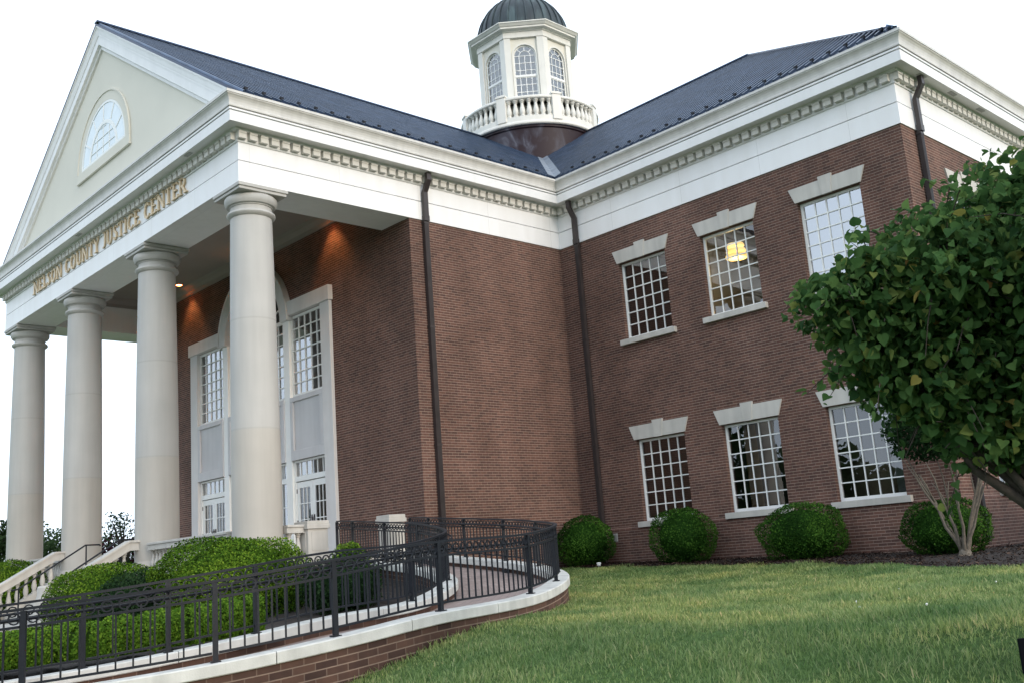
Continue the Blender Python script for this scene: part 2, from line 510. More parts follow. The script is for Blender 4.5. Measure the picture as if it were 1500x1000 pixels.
def ground():
    xs = sorted(set([-4000, -1500, -600, -250, -120, -60, -40] + list(np.arange(-30, 4, 1.0)) + list(np.arange(4, 40.1, .5)) + [50, 80, 140, 300, 800, 4000]))
    ys = sorted(set([-4000, -1500, -600, -250, -120, -60, -45, -30, -20] + list(np.arange(-15, 12.1, .5)) + [15, 20, 30, 60, 150, 400, 1200, 4000]))
    m = MB(); n = len(ys)
    m.v = [(x, y, ground_z(x, y) - (.9 if in_bed(x, y) else 0)) for x in xs for y in ys]
    for i in range(len(xs) - 1):
        for j in range(n - 1):
            a = i * n + j
            m.f.append((a, a + n, a + n + 1, a + 1)); m.uv.append(None)
    tag(m.build("ground", M['lawn'], smooth=True), kind="structure")
ground()

MX = [-2, .7, 4.8, 8, 12, 15, 24]
MYE = [9.3, 9.1, 8.6, 8.0, 6.6, 6.0, 5.6]
def mulch_edge(x): return float(np.interp(x, MX, MYE)) + .07 * math.sin(x * 3.1) + .04 * math.sin(x * 7.7)
def mulch_bed():
    m = MB(); xs = np.arange(0.05, 22, .25); rows = 14
    for x in xs:
        ye = mulch_edge(x); y1 = 10.45 if x < 10.8 else 24
        for k in range(rows):
            y = ye + (y1 - ye) * (k / (rows - 1)) ** 1.4
            m.v.append((x, y, ground_z(x, y) + (.03 + .035 * random.random() if k else -.03)))
    for i in range(len(xs) - 1):
        for k in range(rows - 1):
            a = i * rows + k
            m.f.append((a, a + rows, a + rows + 1, a + 1)); m.uv.append(None)
    tag(m.build("mulch_bed", M['mulch'], smooth=True), kind="structure")
mulch_bed()
tag(MB().box(-14, -4.2, -9, -2.0, -1.3, -.36).build("plaza", M['paving']), kind="structure")

# ---------------------------------------------------------------- courthouse
D, W, WP = 10.4, 10.61, 16.2
XC = -WP / 2
ZF, ZG, ZCB, ZC = 9.10, 9.609, 10.326, 11.012
ZFL = .62
YB = 4.81
B = thing("courthouse", "red brick courthouse with white columned portico, gable and domed cupola", "building", (XC, 0, 0))

def wall_grid(m, us, zs, hole, put, reveal=None):
    """quads for each cell that is not in an opening"""
    for i in range(len(us) - 1):
        for k in range(len(zs) - 1):
            uc, zc = (us[i] + us[i + 1]) / 2, (zs[k] + zs[k + 1]) / 2
            if any(a < uc < b and c < zc < d for a, b, c, d in hole): continue
            p = [(us[i], zs[k]), (us[i + 1], zs[k]), (us[i + 1], zs[k + 1]), (us[i], zs[k + 1])]
            m.face([put(u, z, 0) for u, z in p], p)
    for a, b, c, d in hole:                       # reveals
        r = reveal or .16
        m.face([put(a, c, 0), put(a, d, 0), put(a, d, r), put(a, c, r)], [(0, c), (0, d), (r, d), (r, c)])
        m.face([put(b, c, 0), put(b, c, r), put(b, d, r), put(b, d, 0)], [(0, c), (r, c), (r, d), (0, d)])
        m.face([put(a, d, 0), put(b, d, 0), put(b, d, r), put(a, d, r)], [(a, 0), (b, 0), (b, r), (a, r)])
        m.face([put(a, c, 0), put(a, c, r), put(b, c, r), put(b, c, 0)], [(a, 0), (a, r), (b, r), (b, 0)])

WX = [2.174, 4.964, 7.849]; WW = 1.62
ZL0, ZL1, ZU0, ZU1 = 1.03, 3.175, 5.932, 8.077
def openings(xs):
    h = []
    for x in xs: h += [(x, x + WW, ZL0, ZL1), (x, x + WW, ZU0, ZU1)]
    return h
# wing front wall (faces -Y)
m = MB(); h = openings(WX)
us = sorted(set([0, W] + [c for q in h for c in q[:2]])); zs = [-.6, ZL0, ZL1, ZU0, ZU1, ZF + .1]
wall_grid(m, us, zs, h, lambda u, z, r: (u, D + r, z))
m.build("wall", M['brick'], B)
# wing end wall (faces +X)
EX = [12.5, 15.8, 19.1]
m = MB(); h = openings(EX)
us = sorted(set([D, 25] + [c for q in h for c in q[:2]]))
wall_grid(m, us, zs, h, lambda u, z, r: (W - r, u, z))
m.face([(W, 25, -.6), (-WP, 25, -.6), (-WP, 25, ZF + .1), (W, 25, ZF + .1)])
m.build("wall", M['brick'], B)
# portico block side walls
m = MB()
m.face([(0, YB, -.6), (0, D, -.6), (0, D, ZF + .1), (0, YB, ZF + .1)])
m.build("wall", M['brick'], B)
m = MB(); m.face([(-WP, 25, -.6), (-WP, YB, -.6), (-WP, YB, ZF + .1), (-WP, 25, ZF + .1)]); m.build("wall", M['brick'], B)
# portico facade with the arched entrance opening
AX, AZ, AR = -8.0, 7.62, 1.72
BL, BR = -11.8, -4.2                     # clear opening of the three bays
m = MB(); h = [(BL, BR, ZFL, 7.78), (AX - AR, AX + AR, 7.78, 9.6)]
us = [-WP, BL, AX - AR, AX + AR, BR, 0]; zs2 = [0, ZFL, 7.78, 9.6, 10.35]
for i in range(5):
    for k in range(4):
        uc, zc = (us[i] + us[i + 1]) / 2, (zs2[k] + zs2[k + 1]) / 2
        if any(a < uc < b and c < zc < d for a, b, c, d in h): continue
        p = [(us[i], zs2[k]), (us[i + 1], zs2[k]), (us[i + 1], zs2[k + 1]), (us[i], zs2[k + 1])]
        m.face([(u, YB, z) for u, z in p], p)
NA = 24
for i in range(NA):                        # spandrels over the arch
    t0, t1 = math.pi * i / NA, math.pi * (i + 1) / NA
    a = (AX + AR * math.cos(t0), AZ + .05 + AR * math.sin(t0)); b = (AX + AR * math.cos(t1), AZ + .05 + AR * math.sin(t1))
    p = [b, a, (a[0], 9.6), (b[0], 9.6)]
    m.face([(u, YB, z) for u, z in p], p)
m.build("wall", M['brick'], B)
# water table: a projecting brick base with a sloped rowlock course
m = MB()
m.sweep([(.42, D), (W, D), (W, 25)], [(.0, -.6), (.045, -.6), (.045, .76), (.045, .86), (.0, .92)], close_ends=False)
m.build("water_table", M['brick'], B)

# interiors behind the glass
def room(x0, x1, y0, y1, z0, z1, mat, skip):
    m = MB()
    f = {'y0': [(x0, y0, z0), (x1, y0, z0), (x1, y0, z1), (x0, y0, z1)], 'y1': [(x1, y1, z0), (x0, y1, z0), (x0, y1, z1), (x1, y1, z1)],
         'x0': [(x0, y1, z0), (x0, y0, z0), (x0, y0, z1), (x0, y1, z1)], 'x1': [(x1, y0, z0), (x1, y1, z0), (x1, y1, z1), (x1, y0, z1)],
         'z0': [(x0, y0, z0), (x0, y1, z0), (x1, y1, z0), (x1, y0, z0)], 'z1': [(x0, y0, z1), (x1, y0, z1), (x1, y1, z1), (x0, y1, z1)]}
    for k, p in f.items():
        if k not in skip: m.face(p)
    return m.build("interior", mat, B)
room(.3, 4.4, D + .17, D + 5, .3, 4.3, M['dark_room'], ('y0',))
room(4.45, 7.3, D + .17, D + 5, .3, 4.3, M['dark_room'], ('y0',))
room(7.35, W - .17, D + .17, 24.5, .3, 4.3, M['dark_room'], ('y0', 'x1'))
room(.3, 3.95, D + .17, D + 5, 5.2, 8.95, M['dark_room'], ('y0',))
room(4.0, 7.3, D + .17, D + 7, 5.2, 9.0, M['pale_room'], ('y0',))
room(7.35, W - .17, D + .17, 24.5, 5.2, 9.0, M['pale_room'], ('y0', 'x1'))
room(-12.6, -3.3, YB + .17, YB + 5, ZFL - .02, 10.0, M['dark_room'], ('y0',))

# ---- entablature swept round the block and the wing
PATH = [(-WP, 25), (-WP, 0), (0, 0), (0, D), (W, D), (W, 25)]
m = MB()
m.sweep(PATH, [(-.25, ZF), (.03, ZF), (.03, ZG - .014), (-.05, ZG - .014), (-.05, ZG + .014), (.022, ZG + .014), (.022, 10.051)], close_ends=False)
m.build("frieze", M['frieze'], B)
m = MB()
m.sweep(PATH, [(.022, 10.051), (.05, 10.051), (.06, 10.08), (.05, 10.10), (.05, 10.276), (.15, 10.286), (.18, 10.318), (.18, ZCB + .002), (.385, ZCB + .012), (.385, ZCB), (.44, ZCB), (.44, 10.572),
               (.37, 10.572), (.37, 10.598), (.452, 10.598), (.452, 10.642), (.385, 10.642), (.385, 10.666)], close_ends=False)
cor = m.build("cornice", M['cornice'], B)
m = MB()
m.sweep(PATH, [(.38, 10.668), (.468, 10.668), (.474, 10.70), (.462, 10.725), (.462, 10.75), (.470, 10.80), (.490, 10.855), (.520, 10.90), (.548, 10.925), (.548, 10.95), (.566, 10.95), (.566, ZC), (.51, ZC), (.51, ZC - .05), (-.05, ZC - .04)], close_ends=False)
m.build("gutter", M['gutter'], cor)
# dentil blocks
m = MB()
def dentils(p, q, n, z0=10.103, z1=10.273):
    p, q, n = Vector((*p, 0)), Vector((*q, 0)), Vector((*n, 0))
    L = (q - p).length; cnt = int(round(L / .28)); d = (q - p) / cnt
    e = d.normalized()
    for i in range(cnt):
        c = p + d * (i + .5)
        a, b = c - e * .098, c + e * .098
        for o0, o1, za, zb in ((.052, .17, z0, z1 - .055), (.052, .183, z1 - .055, z1)):
            base = [a + n * o0, b + n * o0, b + n * o1, a + n * o1]
            m.hexa([(v.x, v.y, za) for v in base], [(v.x, v.y, zb) for v in base])
dentils((-WP, 0), (0, 0), (0, -1)); dentils((0, -.12), (0, D - .15), (1, 0)); dentils((.12, D), (W, D), (0, -1)); dentils((W, D - .12), (W, 25), (1, 0))
m.build("dentil_band", M['dentil'], cor)

# ---- roofs
EV = .52; YE = D - EV; XE = W + EV; YG = -.20
ZE = 11.03; SP = .66; ZR1 = ZE + SP * (EV - XC); SW = .675; YR = YE + (ZR1 + .01 - ZE) / SW; ZR2 = ZR1 + .01; XR = 2.34
SE = (ZR2 - ZE) / (XE - XR)
def zp(x): return ZE + SP * (EV - x)           # right slope of the portico roof
def zw(y): return ZE + SW * (y - YE)          # front slope of the wing roof
def ze(x): return ZE + SE * (XE - x)        # hip end
YV = YE + SP * (EV - XC) / SW                 # where the portico ridge dies into the wing roof
roof = MB(); seams = {}
roof.face([(EV, YG, ZE), (EV, YE, ZE), (XC, YV, ZR1), (XC, YG, ZR1)])
roof.face([(2 * XC - EV, YG, ZE), (XC, YG, ZR1), (XC, YV, ZR1), (2 * XC - EV, YE, ZE)])
roof.face([(EV, YE, ZE), (XE, YE, ZE), (XR, YR, ZR2), (XC - 6, YR, ZR2), (XC, YV, ZR1)])
roof.face([(XE, YE, ZE), (XE, 28, ZE), (XR, YR, ZR2)])
roof.face([(XE, 28, ZE), (XC - 6, 28, ZE), (XC - 6, YR, ZR2), (XR, YR, ZR2)])
# verge edge at the gable
roof.face([(EV, YG, ZE), (XC, YG, ZR1), (XC, YG, ZR1 - .06), (EV, YG, ZE - .06)])
roof.face([(2 * XC - EV, YG, ZE), (2 * XC - EV, YG, ZE - .06), (XC, YG, ZR1 - .06), (XC, YG, ZR1)])
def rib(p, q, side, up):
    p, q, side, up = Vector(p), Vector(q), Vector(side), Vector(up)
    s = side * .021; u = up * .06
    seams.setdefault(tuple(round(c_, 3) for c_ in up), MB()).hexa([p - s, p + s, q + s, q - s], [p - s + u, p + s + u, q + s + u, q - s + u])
nP = Vector((SP, 0, 1)).normalized(); nW = Vector((0, -SW, 1)).normalized(); nE = Vector((SE, 0, 1)).normalized()
guards_at = []
y = YG + .08; i = 0
while y < YV:
    x0 = EV - .02 if y < YE else EV - SW * (y - YE) / SP
    rib((x0, y, zp(x0)), (XC, y, ZR1), (0, 1, 0), nP)
    if y < YE - .2 and i % 2 == 1: guards_at.append(('p', y))
    y += .235; i += 1
x = XC; i = 0
while x < XE - .1:
    y0 = YE + .02 if x > EV else YE + SP * (EV - x) / SW
    y1 = YR if x < XR else YE + SE * (XE - x) / SW
    if y1 > y0: rib((x, y0, zw(y0)), (x, y1, zw(y1)), (1, 0, 0), nW)
    if .9 < x < 10.7 and i % 2 == 1: guards_at.append(('w', x))
    x += .22; i += 1
y = YE + .2
while y < 27:
    x1 = XE - (ze(0) * 0 + SW * (y - YE)) / SE if y < YR else XR
    rib((XE - .35, y, ze(XE - .35)), (max(x1, XR), y, ze(max(x1, XR))), (0, 1, 0), nE)
    y += .22
# hip, ridge and valley caps
def capbar(p, q, w=.2): roof.bar(p, q, w, .05)
capbar((XE - .2, YE + .2, zw(YE + .2) + .03), (XR, YR, ZR2 + .05)); capbar((XC, YG, ZR1 + .05), (XC, YV, ZR1 + .05)); capbar((XC - 6, YR, ZR2 + .05), (XR, YR, ZR2 + .05))
n_roof = len(roof.f)
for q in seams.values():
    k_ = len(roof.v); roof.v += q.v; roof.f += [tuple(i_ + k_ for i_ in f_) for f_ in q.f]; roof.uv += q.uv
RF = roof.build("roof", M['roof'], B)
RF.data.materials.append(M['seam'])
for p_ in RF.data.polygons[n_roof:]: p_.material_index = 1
v = MB(); n1 = Vector((0, 0, .08))
a, b = Vector((EV, YE, ZE)), Vector((XC, YV, ZR1))
v.face([a + n1 + Vector((-.27, 0, SP * .27)), a + n1, b + n1, b + n1 + Vector((-.27, 0, SP * .27))])
v.face([a + n1, a + n1 + Vector((0, .27, SW * .27)), b + n1 + Vector((0, .27, SW * .27)), b + n1])
v.build("valley_flashing", plain("grey_flashing", (.17, .195, .23), .6, .25, 3, spec=.2), RF)
# snow guards: small black cleats on every second seam
g = MB().box(-.035, .035, -.03, .03, 0, .08); g.box(-.048, .048, -.012, .03, .045, .095)
first = None
for kind, c in guards_at:
    if kind == 'p': loc = (.18, c, zp(.18) + .02); rz = math.radians(90)
    else: loc = (c, YE + .34, zw(YE + .34) + .02); rz = 0
    if first is None:
        first = g.build("snow_guard", M['iron'], RF, local=True); o = first
    else:
        o = first.copy(); COL.objects.link(o); o.parent = RF
    o.location = Vector(loc) - Vector((XC, 0, 0)); o.rotation_euler = (0, 0, rz)

# ---- pediment
m = MB()
tx = 8.1
m.face([(XC - tx, .03, ZC - .05), (XC + tx, .03, ZC - .05), (XC, .03, ZC - .05 + SP * tx)])
ped = m.build("tympanum", M['stucco'], B)
m = MB(); ca = math.cos(math.atan(SP)); ztop = ZR1 - .065
prof = [(-.03, .60), (.03, .60), (.03, .52), (.05, .50), (.09, .49), (.105, .49), (.105, .25), (.12, .25), (.12, .215), (.135, .17), (.15, .10), (.17, .05), (.19, .04), (.19, 0.0), (0, 0.0)]
for sgn in (1, -1):
    for (o0, n0), (o1, n1_) in zip(prof[:-1], prof[1:]):
        q = []
        for o_, n_ in ((o0, n0), (o1, n1_)):
            za = ztop - n_ / ca; xb = (za - (ZC - .045)) / SP
            q.append(((XC, -o_, za), (XC + sgn * xb, -o_, ZC - .045)))
        f = [q[0][0], q[0][1], q[1][1], q[1][0]]
        m.face(f if sgn < 0 else f[::-1])
m.build("raking_cornice", M['cornice'], B)
m = MB(); m.face([(XC - 8.5, -.50, ZC - .02), (XC + 8.5, -.50, ZC - .02), (XC + 8.5, .03, ZC + .03), (XC - 8.5, .03, ZC + .03)])
m.build("cornice_flashing", M['cornice'], B)

# gable fanlight
FX, FZ, FR = XC + .15, 12.52, 1.60
gm = MB()
def ring(m, cx, cz, r0, r1, y0, y1, n=28, a0=0, a1=math.pi, sz=1.0):
    for i in range(n):
        t0, t1 = a0 + (a1 - a0) * i / n, a0 + (a1 - a0) * (i + 1) / n
        p = [(cx + r * math.cos(t), cz + sz * r * math.sin(t)) for r, t in ((r0, t0), (r1, t0), (r1, t1), (r0, t1))]
        m.hexa([(u, y1, z) for u, z in p], [(u, y0, z) for u, z in p])
m = MB(); ring(m, FX, FZ, FR, FR + .26, -.012, .02, sz=1.03); ring(m, FX, FZ, FR + .26, FR + .30, -.035, .02, sz=1.03)
m.box(FX - FR - .30, FX + FR + .30, -.02, .02, FZ - .26, FZ); m.box(FX - FR - .33, FX + FR + .33, -.045, .02, FZ - .31, FZ - .26)
fan = m.build("fanlight", M['stucco'], B)
m = MB(); ring(m, FX, FZ, FR - .07, FR - .002, -.010, .015, sz=1.03); ring(m, FX, FZ, FR * .58, FR * .65, -.010, .015, sz=1.03); m.box(FX - FR + .1, FX + FR - .1, -.011, .015, FZ + .002, FZ + .08)
for k in range(1, 6):
    t = math.pi * k / 6
    m.bar((FX + FR * .66 * math.cos(t), -.0, FZ + FR * .66 * 1.03 * math.sin(t)), (FX + FR * .95 * math.cos(t), -.0, FZ + FR * .95 * 1.03 * math.sin(t)), .05, .016, (0, 1, 0))
for k in range(1, 4):
    u = FX - FR * .56 + FR * 1.12 * k / 4; hh = 1.03 * math.sqrt(max(0, (FR * .56) ** 2 - (u - FX) ** 2))
    m.box(u - .014, u + .014, -.008, .012, FZ + .09, FZ + hh)
for k in range(1, 4):
    zz = .30 * k; hw = math.sqrt(max(0, (FR * .56) ** 2 - (zz / 1.03) ** 2)); m.box(FX - hw, FX + hw, -.009, .012, FZ + zz - .012, FZ + zz + .012)
m.build("frame", M['winwhite'], fan)
m = MB(); pts = [(FX + FR * .98 * math.cos(math.pi * k / 28), .004, FZ + FR * .98 * 1.03 * math.sin(math.pi * k / 28)) for k in range(29)]
m.face(pts)
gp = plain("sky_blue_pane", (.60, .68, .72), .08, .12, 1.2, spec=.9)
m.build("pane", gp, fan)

# ---- lettering on the frieze: serif capitals built stroke by stroke
GLY = {  # thick strokes T, thin strokes t (polylines in a unit box, width first)
 'N': (.82, [('T', [(.12, 0), (.12, 1)], 0), ('T', [(.12, 1), (.70, 0)], 0), ('t', [(.70, 0), (.70, 1)], 1)], [(.12, 0), (.06, 1), (.70, 1)]),
 'E': (.62, [('T', [(.14, 0), (.14, 1)], 0), ('t', [(.14, .97), (.56, .97)], 1), ('t', [(.14, .52), (.46, .52)], 1), ('t', [(.14, .03), (.58, .03)], 1), ('t', [(.55, .97), (.55, .82)], 1), ('t', [(.57, .03), (.57, .2)], 1)], [(.14, 0), (.14, 1)]),
 'L': (.58, [('T', [(.14, 0), (.14, 1)], 0), ('t', [(.14, .03), (.54, .03)], 1), ('t', [(.53, .03), (.53, .22)], 1)], [(.14, 0), (.14, 1)]),
 'T': (.66, [('T', [(.33, 0), (.33, 1)], 0), ('t', [(.03, .97), (.63, .97)], 1), ('t', [(.04, .97), (.04, .8)], 1), ('t', [(.62, .97), (.62, .8)], 1)], [(.33, 0)]),
 'I': (.34, [('T', [(.17, 0), (.17, 1)], 0)], [(.17, 0), (.17, 1)]),
 'Y': (.72, [('T', [(.06, 1), (.36, .48)], 0), ('t', [(.36, .48), (.64, 1)], 1), ('T', [(.36, .5), (.36, 0)], 0)], [(.36, 0), (.08, 1), (.63, 1)]),
 'U': (.76, [('T', [(.14, 1), (.14, .3), (.2, .1), (.36, .02)], 0), ('t', [(.36, .02), (.54, .08), (.62, .3), (.62, 1)], 1)], [(.14, 1), (.62, 1)]),
 'J': (.42, [('T', [(.26, 1), (.26, .16)], 0), ('t', [(.26, .16), (.2, .02), (.04, -.02)], 1)], [(.26, 1)]),
 'O': (.82, [('T', [(.40, .98), (.18, .86), (.10, .5), (.18, .14), (.40, .02)], 0), ('T', [(.40, .02), (.63, .14), (.71, .5), (.63, .86), (.40, .98)], 1)], []),
 'C': (.74, [('T', [(.64, .86), (.42, .98), (.19, .86), (.10, .5), (.19, .14), (.42, .02)], 0), ('t', [(.42, .02), (.62, .08), (.68, .2)], 1), ('t', [(.65, .98), (.65, .74)], 1)], []),
 'S': (.54, [('t', [(.46, .80), (.40, .95), (.25, .98), (.12, .88)], 1), ('T', [(.12, .88), (.12, .70), (.27, .55), (.43, .38), (.43, .15)], 0), ('t', [(.43, .15), (.28, .02), (.12, .05), (.07, .22)], 1)], []),
 'R': (.74, [('T', [(.14, 0), (.14, 1)], 0), ('t', [(.14, .97), (.40, .97), (.54, .86)], 1), ('T', [(.54, .86), (.55, .66), (.44, .52)], 2), ('t', [(.44, .52), (.14, .50)], 1), ('T', [(.34, .5), (.66, 0)], 3)], [(.14, 0), (.14, 1), (.68, 0)]),
}
TEXT = "NELSON COUNTY JUSTICE CENTER"
LH, TX0, TX1, TZ = .41, -13.40, -2.48, 9.665
wid = sum(.42 if c == ' ' else GLY[c][0] + .10 for c in TEXT)
hs = (TX1 - TX0) / wid
m = MB(); x = TX0; lay = 0
for c in TEXT:
    if c == ' ':
        x += .42 * hs; m.build("lettering", M['gold'], B); m = MB(); continue
    w, strokes, serifs = GLY[c]
    for kind, pl, lev in strokes:
        hw = (.068 if kind == 'T' else .034) * hs
        pts = [Vector((x + px * hs, TZ + pz * LH)) for px, pz in pl]
        for i, (p, q) in enumerate(zip(pts[:-1], pts[1:])):
            lay = (lay + 1) % 7
            yf = -.070 - .0015 * lay
            d = (q - p).normalized(); s = Vector((-d.y, d.x)) * hw; e = d * hw * (.3 if len(pl) > 2 else 0)
            base = [p - e - s, q + e - s, q + e + s, p - e + s]
            m.hexa([(v_.x, -.03, v_.y) for v_ in base], [(v_.x, yf, v_.y) for v_ in base])
    for px, pz in serifs:
        lay = (lay + 1) % 7
        m.box(x + (px - .16) * hs, x + (px + .16) * hs, -.083 - .0015 * lay, -.03, TZ + pz * LH - .013, TZ + pz * LH + .013)
    x += (w + .10) * hs
m.build("lettering", M['gold'], B)

# ---- portico: beams, ceiling, columns, podium
m = MB()
m.box(-WP + .03, -.03, .03, 1.2, ZF + .004, 10.44); m.box(-1.2, -.03, 1.2, YB, ZF + .004, 10.44); m.box(-WP + .03, -WP + 1.2, 1.2, YB, ZF + .004, 10.44)
m.build("portico_beam", M['white'], B)
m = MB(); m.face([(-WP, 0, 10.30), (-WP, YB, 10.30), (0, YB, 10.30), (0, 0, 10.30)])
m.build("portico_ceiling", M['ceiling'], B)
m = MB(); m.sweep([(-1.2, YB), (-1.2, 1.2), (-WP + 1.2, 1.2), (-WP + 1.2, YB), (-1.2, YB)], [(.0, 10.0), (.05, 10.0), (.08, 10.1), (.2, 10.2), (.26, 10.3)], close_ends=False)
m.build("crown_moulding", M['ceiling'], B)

COLX = [-.57, -5.67, -10.77, -15.66]
def column_at(x):
    c = MB()
    z0, z1 = ZFL + .30, 8.446
    pr = []
    for i in range(13):
        t = i / 12
        r = .545 - .07 * max(0, (t - .18) / .82) ** 1.5
        pr.append((r, z0 + (z1 - z0) * t))
    c.lathe(pr, x, .6, 48)
    sh = c.build("column", M['column'], B, smooth=50)
    c = MB()
    c.lathe([(.47, 8.426), (.50, 8.446), (.545, 8.476), (.56, 8.511), (.545, 8.551), (.49, 8.566), (.475, 8.586), (.475, 8.686), (.50, 8.691), (.50, 8.716), (.555, 8.726), (.59, 8.776), (.605, 8.836), (.60, 8.896), (.57, 8.931), (.56, 8.946)], x, .6, 48)
    cp = c.build("capital", M['column'], sh, smooth=35)
    c = MB(); c.box(x - .63, x + .63, -.045, 1.23, 9.011, ZF - .004); c.box(x - .60, x + .60, -.015, 1.20, 8.941, 9.011)
    c.build("abacus", M['column'], sh, bevel=.012)
    c = MB(); c.lathe([(.645, ZFL - .002), (.645, ZFL + .17), (.63, ZFL + .18), (.60, ZFL + .20), (.59, ZFL + .24), (.565, ZFL + .27), (.545, ZFL + .31)], x, .6, 48)
    c.build("base", M['column'], sh, smooth=35)
for x in COLX: column_at(x)

m = MB(); m.box(-WP + .05, 0.0, .05, YB, -1.2, ZFL - .15); m.build("podium", M['brick'], B)
m = MB(); m.box(-WP - .05, .10, -.10, YB, ZFL - .15, ZFL); m.build("floor_slab", M['stone'], B, bevel=.015)

def baluster_prof(z0, z1, r=.055):
    h = z1 - z0
    return [(r * 1.0, z0), (r * 1.0, z0 + .06 * h), (r * .62, z0 + .09 * h), (r * .75, z0 + .15 * h), (r * 1.05, z0 + .30 * h), (r * .9, z0 + .45 * h), (r * .55, z0 + .70 * h), (r * .5, z0 + .80 * h),
            (r * .85, z0 + .86 * h), (r * .6, z0 + .89 * h), (r * 1.0, z0 + .94 * h), (r * 1.0, z0 + h)]
def balustrade_run(p, q, zt, parent, step=.19, zb=ZFL):
    p, q = Vector((*p, 0)), Vector((*q, 0)); d = (q - p); L = d.length; d.normalize(); s = Vector((-d.y, d.x, 0))
    m = MB()
    def blk(w, z0, z1):
        a = [p - s * w, q - s * w, q + s * w, p + s * w]
        m.hexa([(v_.x, v_.y, z0) for v_ in a], [(v_.x, v_.y, z1) for v_ in a])
    blk(.15, zt - .055, zt); blk(.12, zt - .16, zt - .055); blk(.135, zt - .185, zt - .16)
    r = m.build("balustrade", M['stone'], parent, bevel=.008)
    m = MB(); blk_z = zb + .10
    a = [p - s * .13, q - s * .13, q + s * .13, p + s * .13]
    m.hexa([(v_.x, v_.y, zb) for v_ in a], [(v_.x, v_.y, blk_z) for v_ in a]); m.build("plinth", M['stone'], r)
    n = max(1, int(L / step)); proto = None
    mb = MB().lathe(baluster_prof(0, zt - .185 - blk_z, .065), 0, 0, 12)
    for i in range(n):
        c = p + d * (L * (i + .5) / n)
        if proto is None: proto = mb.build("baluster", M['stone'], r, smooth=40, local=True); o = proto
        else: o = proto.copy(); COL.objects.link(o); o.parent = r
        o.location = Vector((c.x, c.y, blk_z)) - root_loc(r)
    return r
balustrade_run((COLX[1] + .5, .25), (COLX[0] - .5, .25), 1.36, B)
balustrade_run((COLX[3] + .5, .25), (COLX[2] - .5, .25), 1.36, B)
balustrade_run((-.22, 1.05), (-.22, 1.50), 1.40, B)
def pedestal(x0, x1, y0, y1, zt):
    m = MB(); m.box(x0, x1, y0, y1, ZFL - .003, zt - .13); m.box(x0 - .04, x1 + .04, y0 - .04, y1 + .04, zt - .13, zt - .03); m.box(x0 - .02, x1 + .02, y0 - .02, y1 + .02, zt - .03, zt + .05)
    m.box(x0 - .03, x1 + .03, y0 - .03, y1 + .03, ZFL - .003, ZFL + .12)
    o = m.build("pedestal", M['stone'], B, bevel=.01)
    f = MB(); f.box(x1 - .002, x1 + .012, y0 + .09, y1 - .09, ZFL + .2, zt - .2); f.box(x0 + .09, x1 - .09, y0 - .012, y0 + .002, ZFL + .2, zt - .2)
    f.build("panel", M['stone'], o)
pedestal(-.50, .02, 1.50, 2.02, 1.42)
pedestal(-.46, .02, 3.72, 4.16, 1.50)

# ---- sash windows of the wing
def window_mesh(w, h, nc, nr, fr=.06, mu=.026):
    m = MB()
    m.box(0, fr, 0, .07, 0, h); m.box(w - fr, w, 0, .07, 0, h); m.box(fr, w - fr, 0, .07, h - fr, h); m.box(fr, w - fr, 0, .07, 0, fr * 1.25)
    iw, ih = w - 2 * fr, h - fr * 2.25
    for i in range(1, nc): x = fr + iw * i / nc; m.box(x - mu / 2, x + mu / 2, .012, .055, fr * 1.25, h - fr)
    for k in range(1, nr): z = fr * 1.25 + ih * k / nr; m.box(fr, w - fr, .010, .053, z - mu / 2, z + mu / 2)
    return m
wf = window_mesh(WW, 2.145, 5, 6)
def wing_window(loc, rz, h=2.145):
    w = window_mesh(WW, h, 5, 6).build("window", M['winwhite'], B, local=True)
    m = MB(); m.face([(.03, .035, .03), (WW - .03, .035, .03), (WW - .03, .035, h - .03), (.03, .035, h - .03)]); m.build("pane", M['glass'], w, local=True)
    m = MB()                                      # flared flat arch with a keystone
    zb, zt = h + .012, h + .38
    m.extrude([(-.04, -.17, zb), (WW / 2 - .12, -.17, zb), (WW / 2 - .155, -.17, zt), (-.18, -.17, zt)], (0, .14, 0))
    m.extrude([(WW / 2 + .12, -.17, zb), (WW + .04, -.17, zb), (WW + .18, -.17, zt), (WW / 2 + .155, -.17, zt)], (0, .14, 0))
    m.extrude([(WW / 2 - .117, -.19, zb - .01), (WW / 2 + .117, -.19, zb - .01), (WW / 2 + .175, -.19, zt + .075), (WW / 2 - .175, -.19, zt + .075)], (0, .16, 0))
    m.build("lintel", M['stone'], w, local=True, bevel=.006)
    m = MB(); m.box(-.13, WW + .13, -.24, .02, -.15, -.004); m.build("sill", M['stone'], w, local=True, bevel=.008)
    w.location = Vector(loc) - Vector((XC, 0, 0)); w.rotation_euler = (0, 0, rz)
    return w
w0 = wing_window((WX[0], D + .13, ZL0), 0)
wins = [w0]
for x, z in [(WX[1], ZL0), (WX[2], ZL0), (WX[0], ZU0), (WX[1], ZU0), (WX[2], ZU0)]:
    o = copy_tree(w0, B); o.location = Vector((x, D + .13, z)) - Vector((XC, 0, 0)); wins.append(o)
for yy in EX:
    for z in (ZL0, ZU0):
        o = copy_tree(w0, B); o.location = Vector((W - .13, yy, z)) - Vector((XC, 0, 0)); o.rotation_euler = (0, 0, math.pi / 2)
for c in children_of(wins[5]):
    if c.name.startswith('pane'): c.data = c.data.copy(); c.data.materials[0] = glass_mat("mirror_window_glass", 4.5)
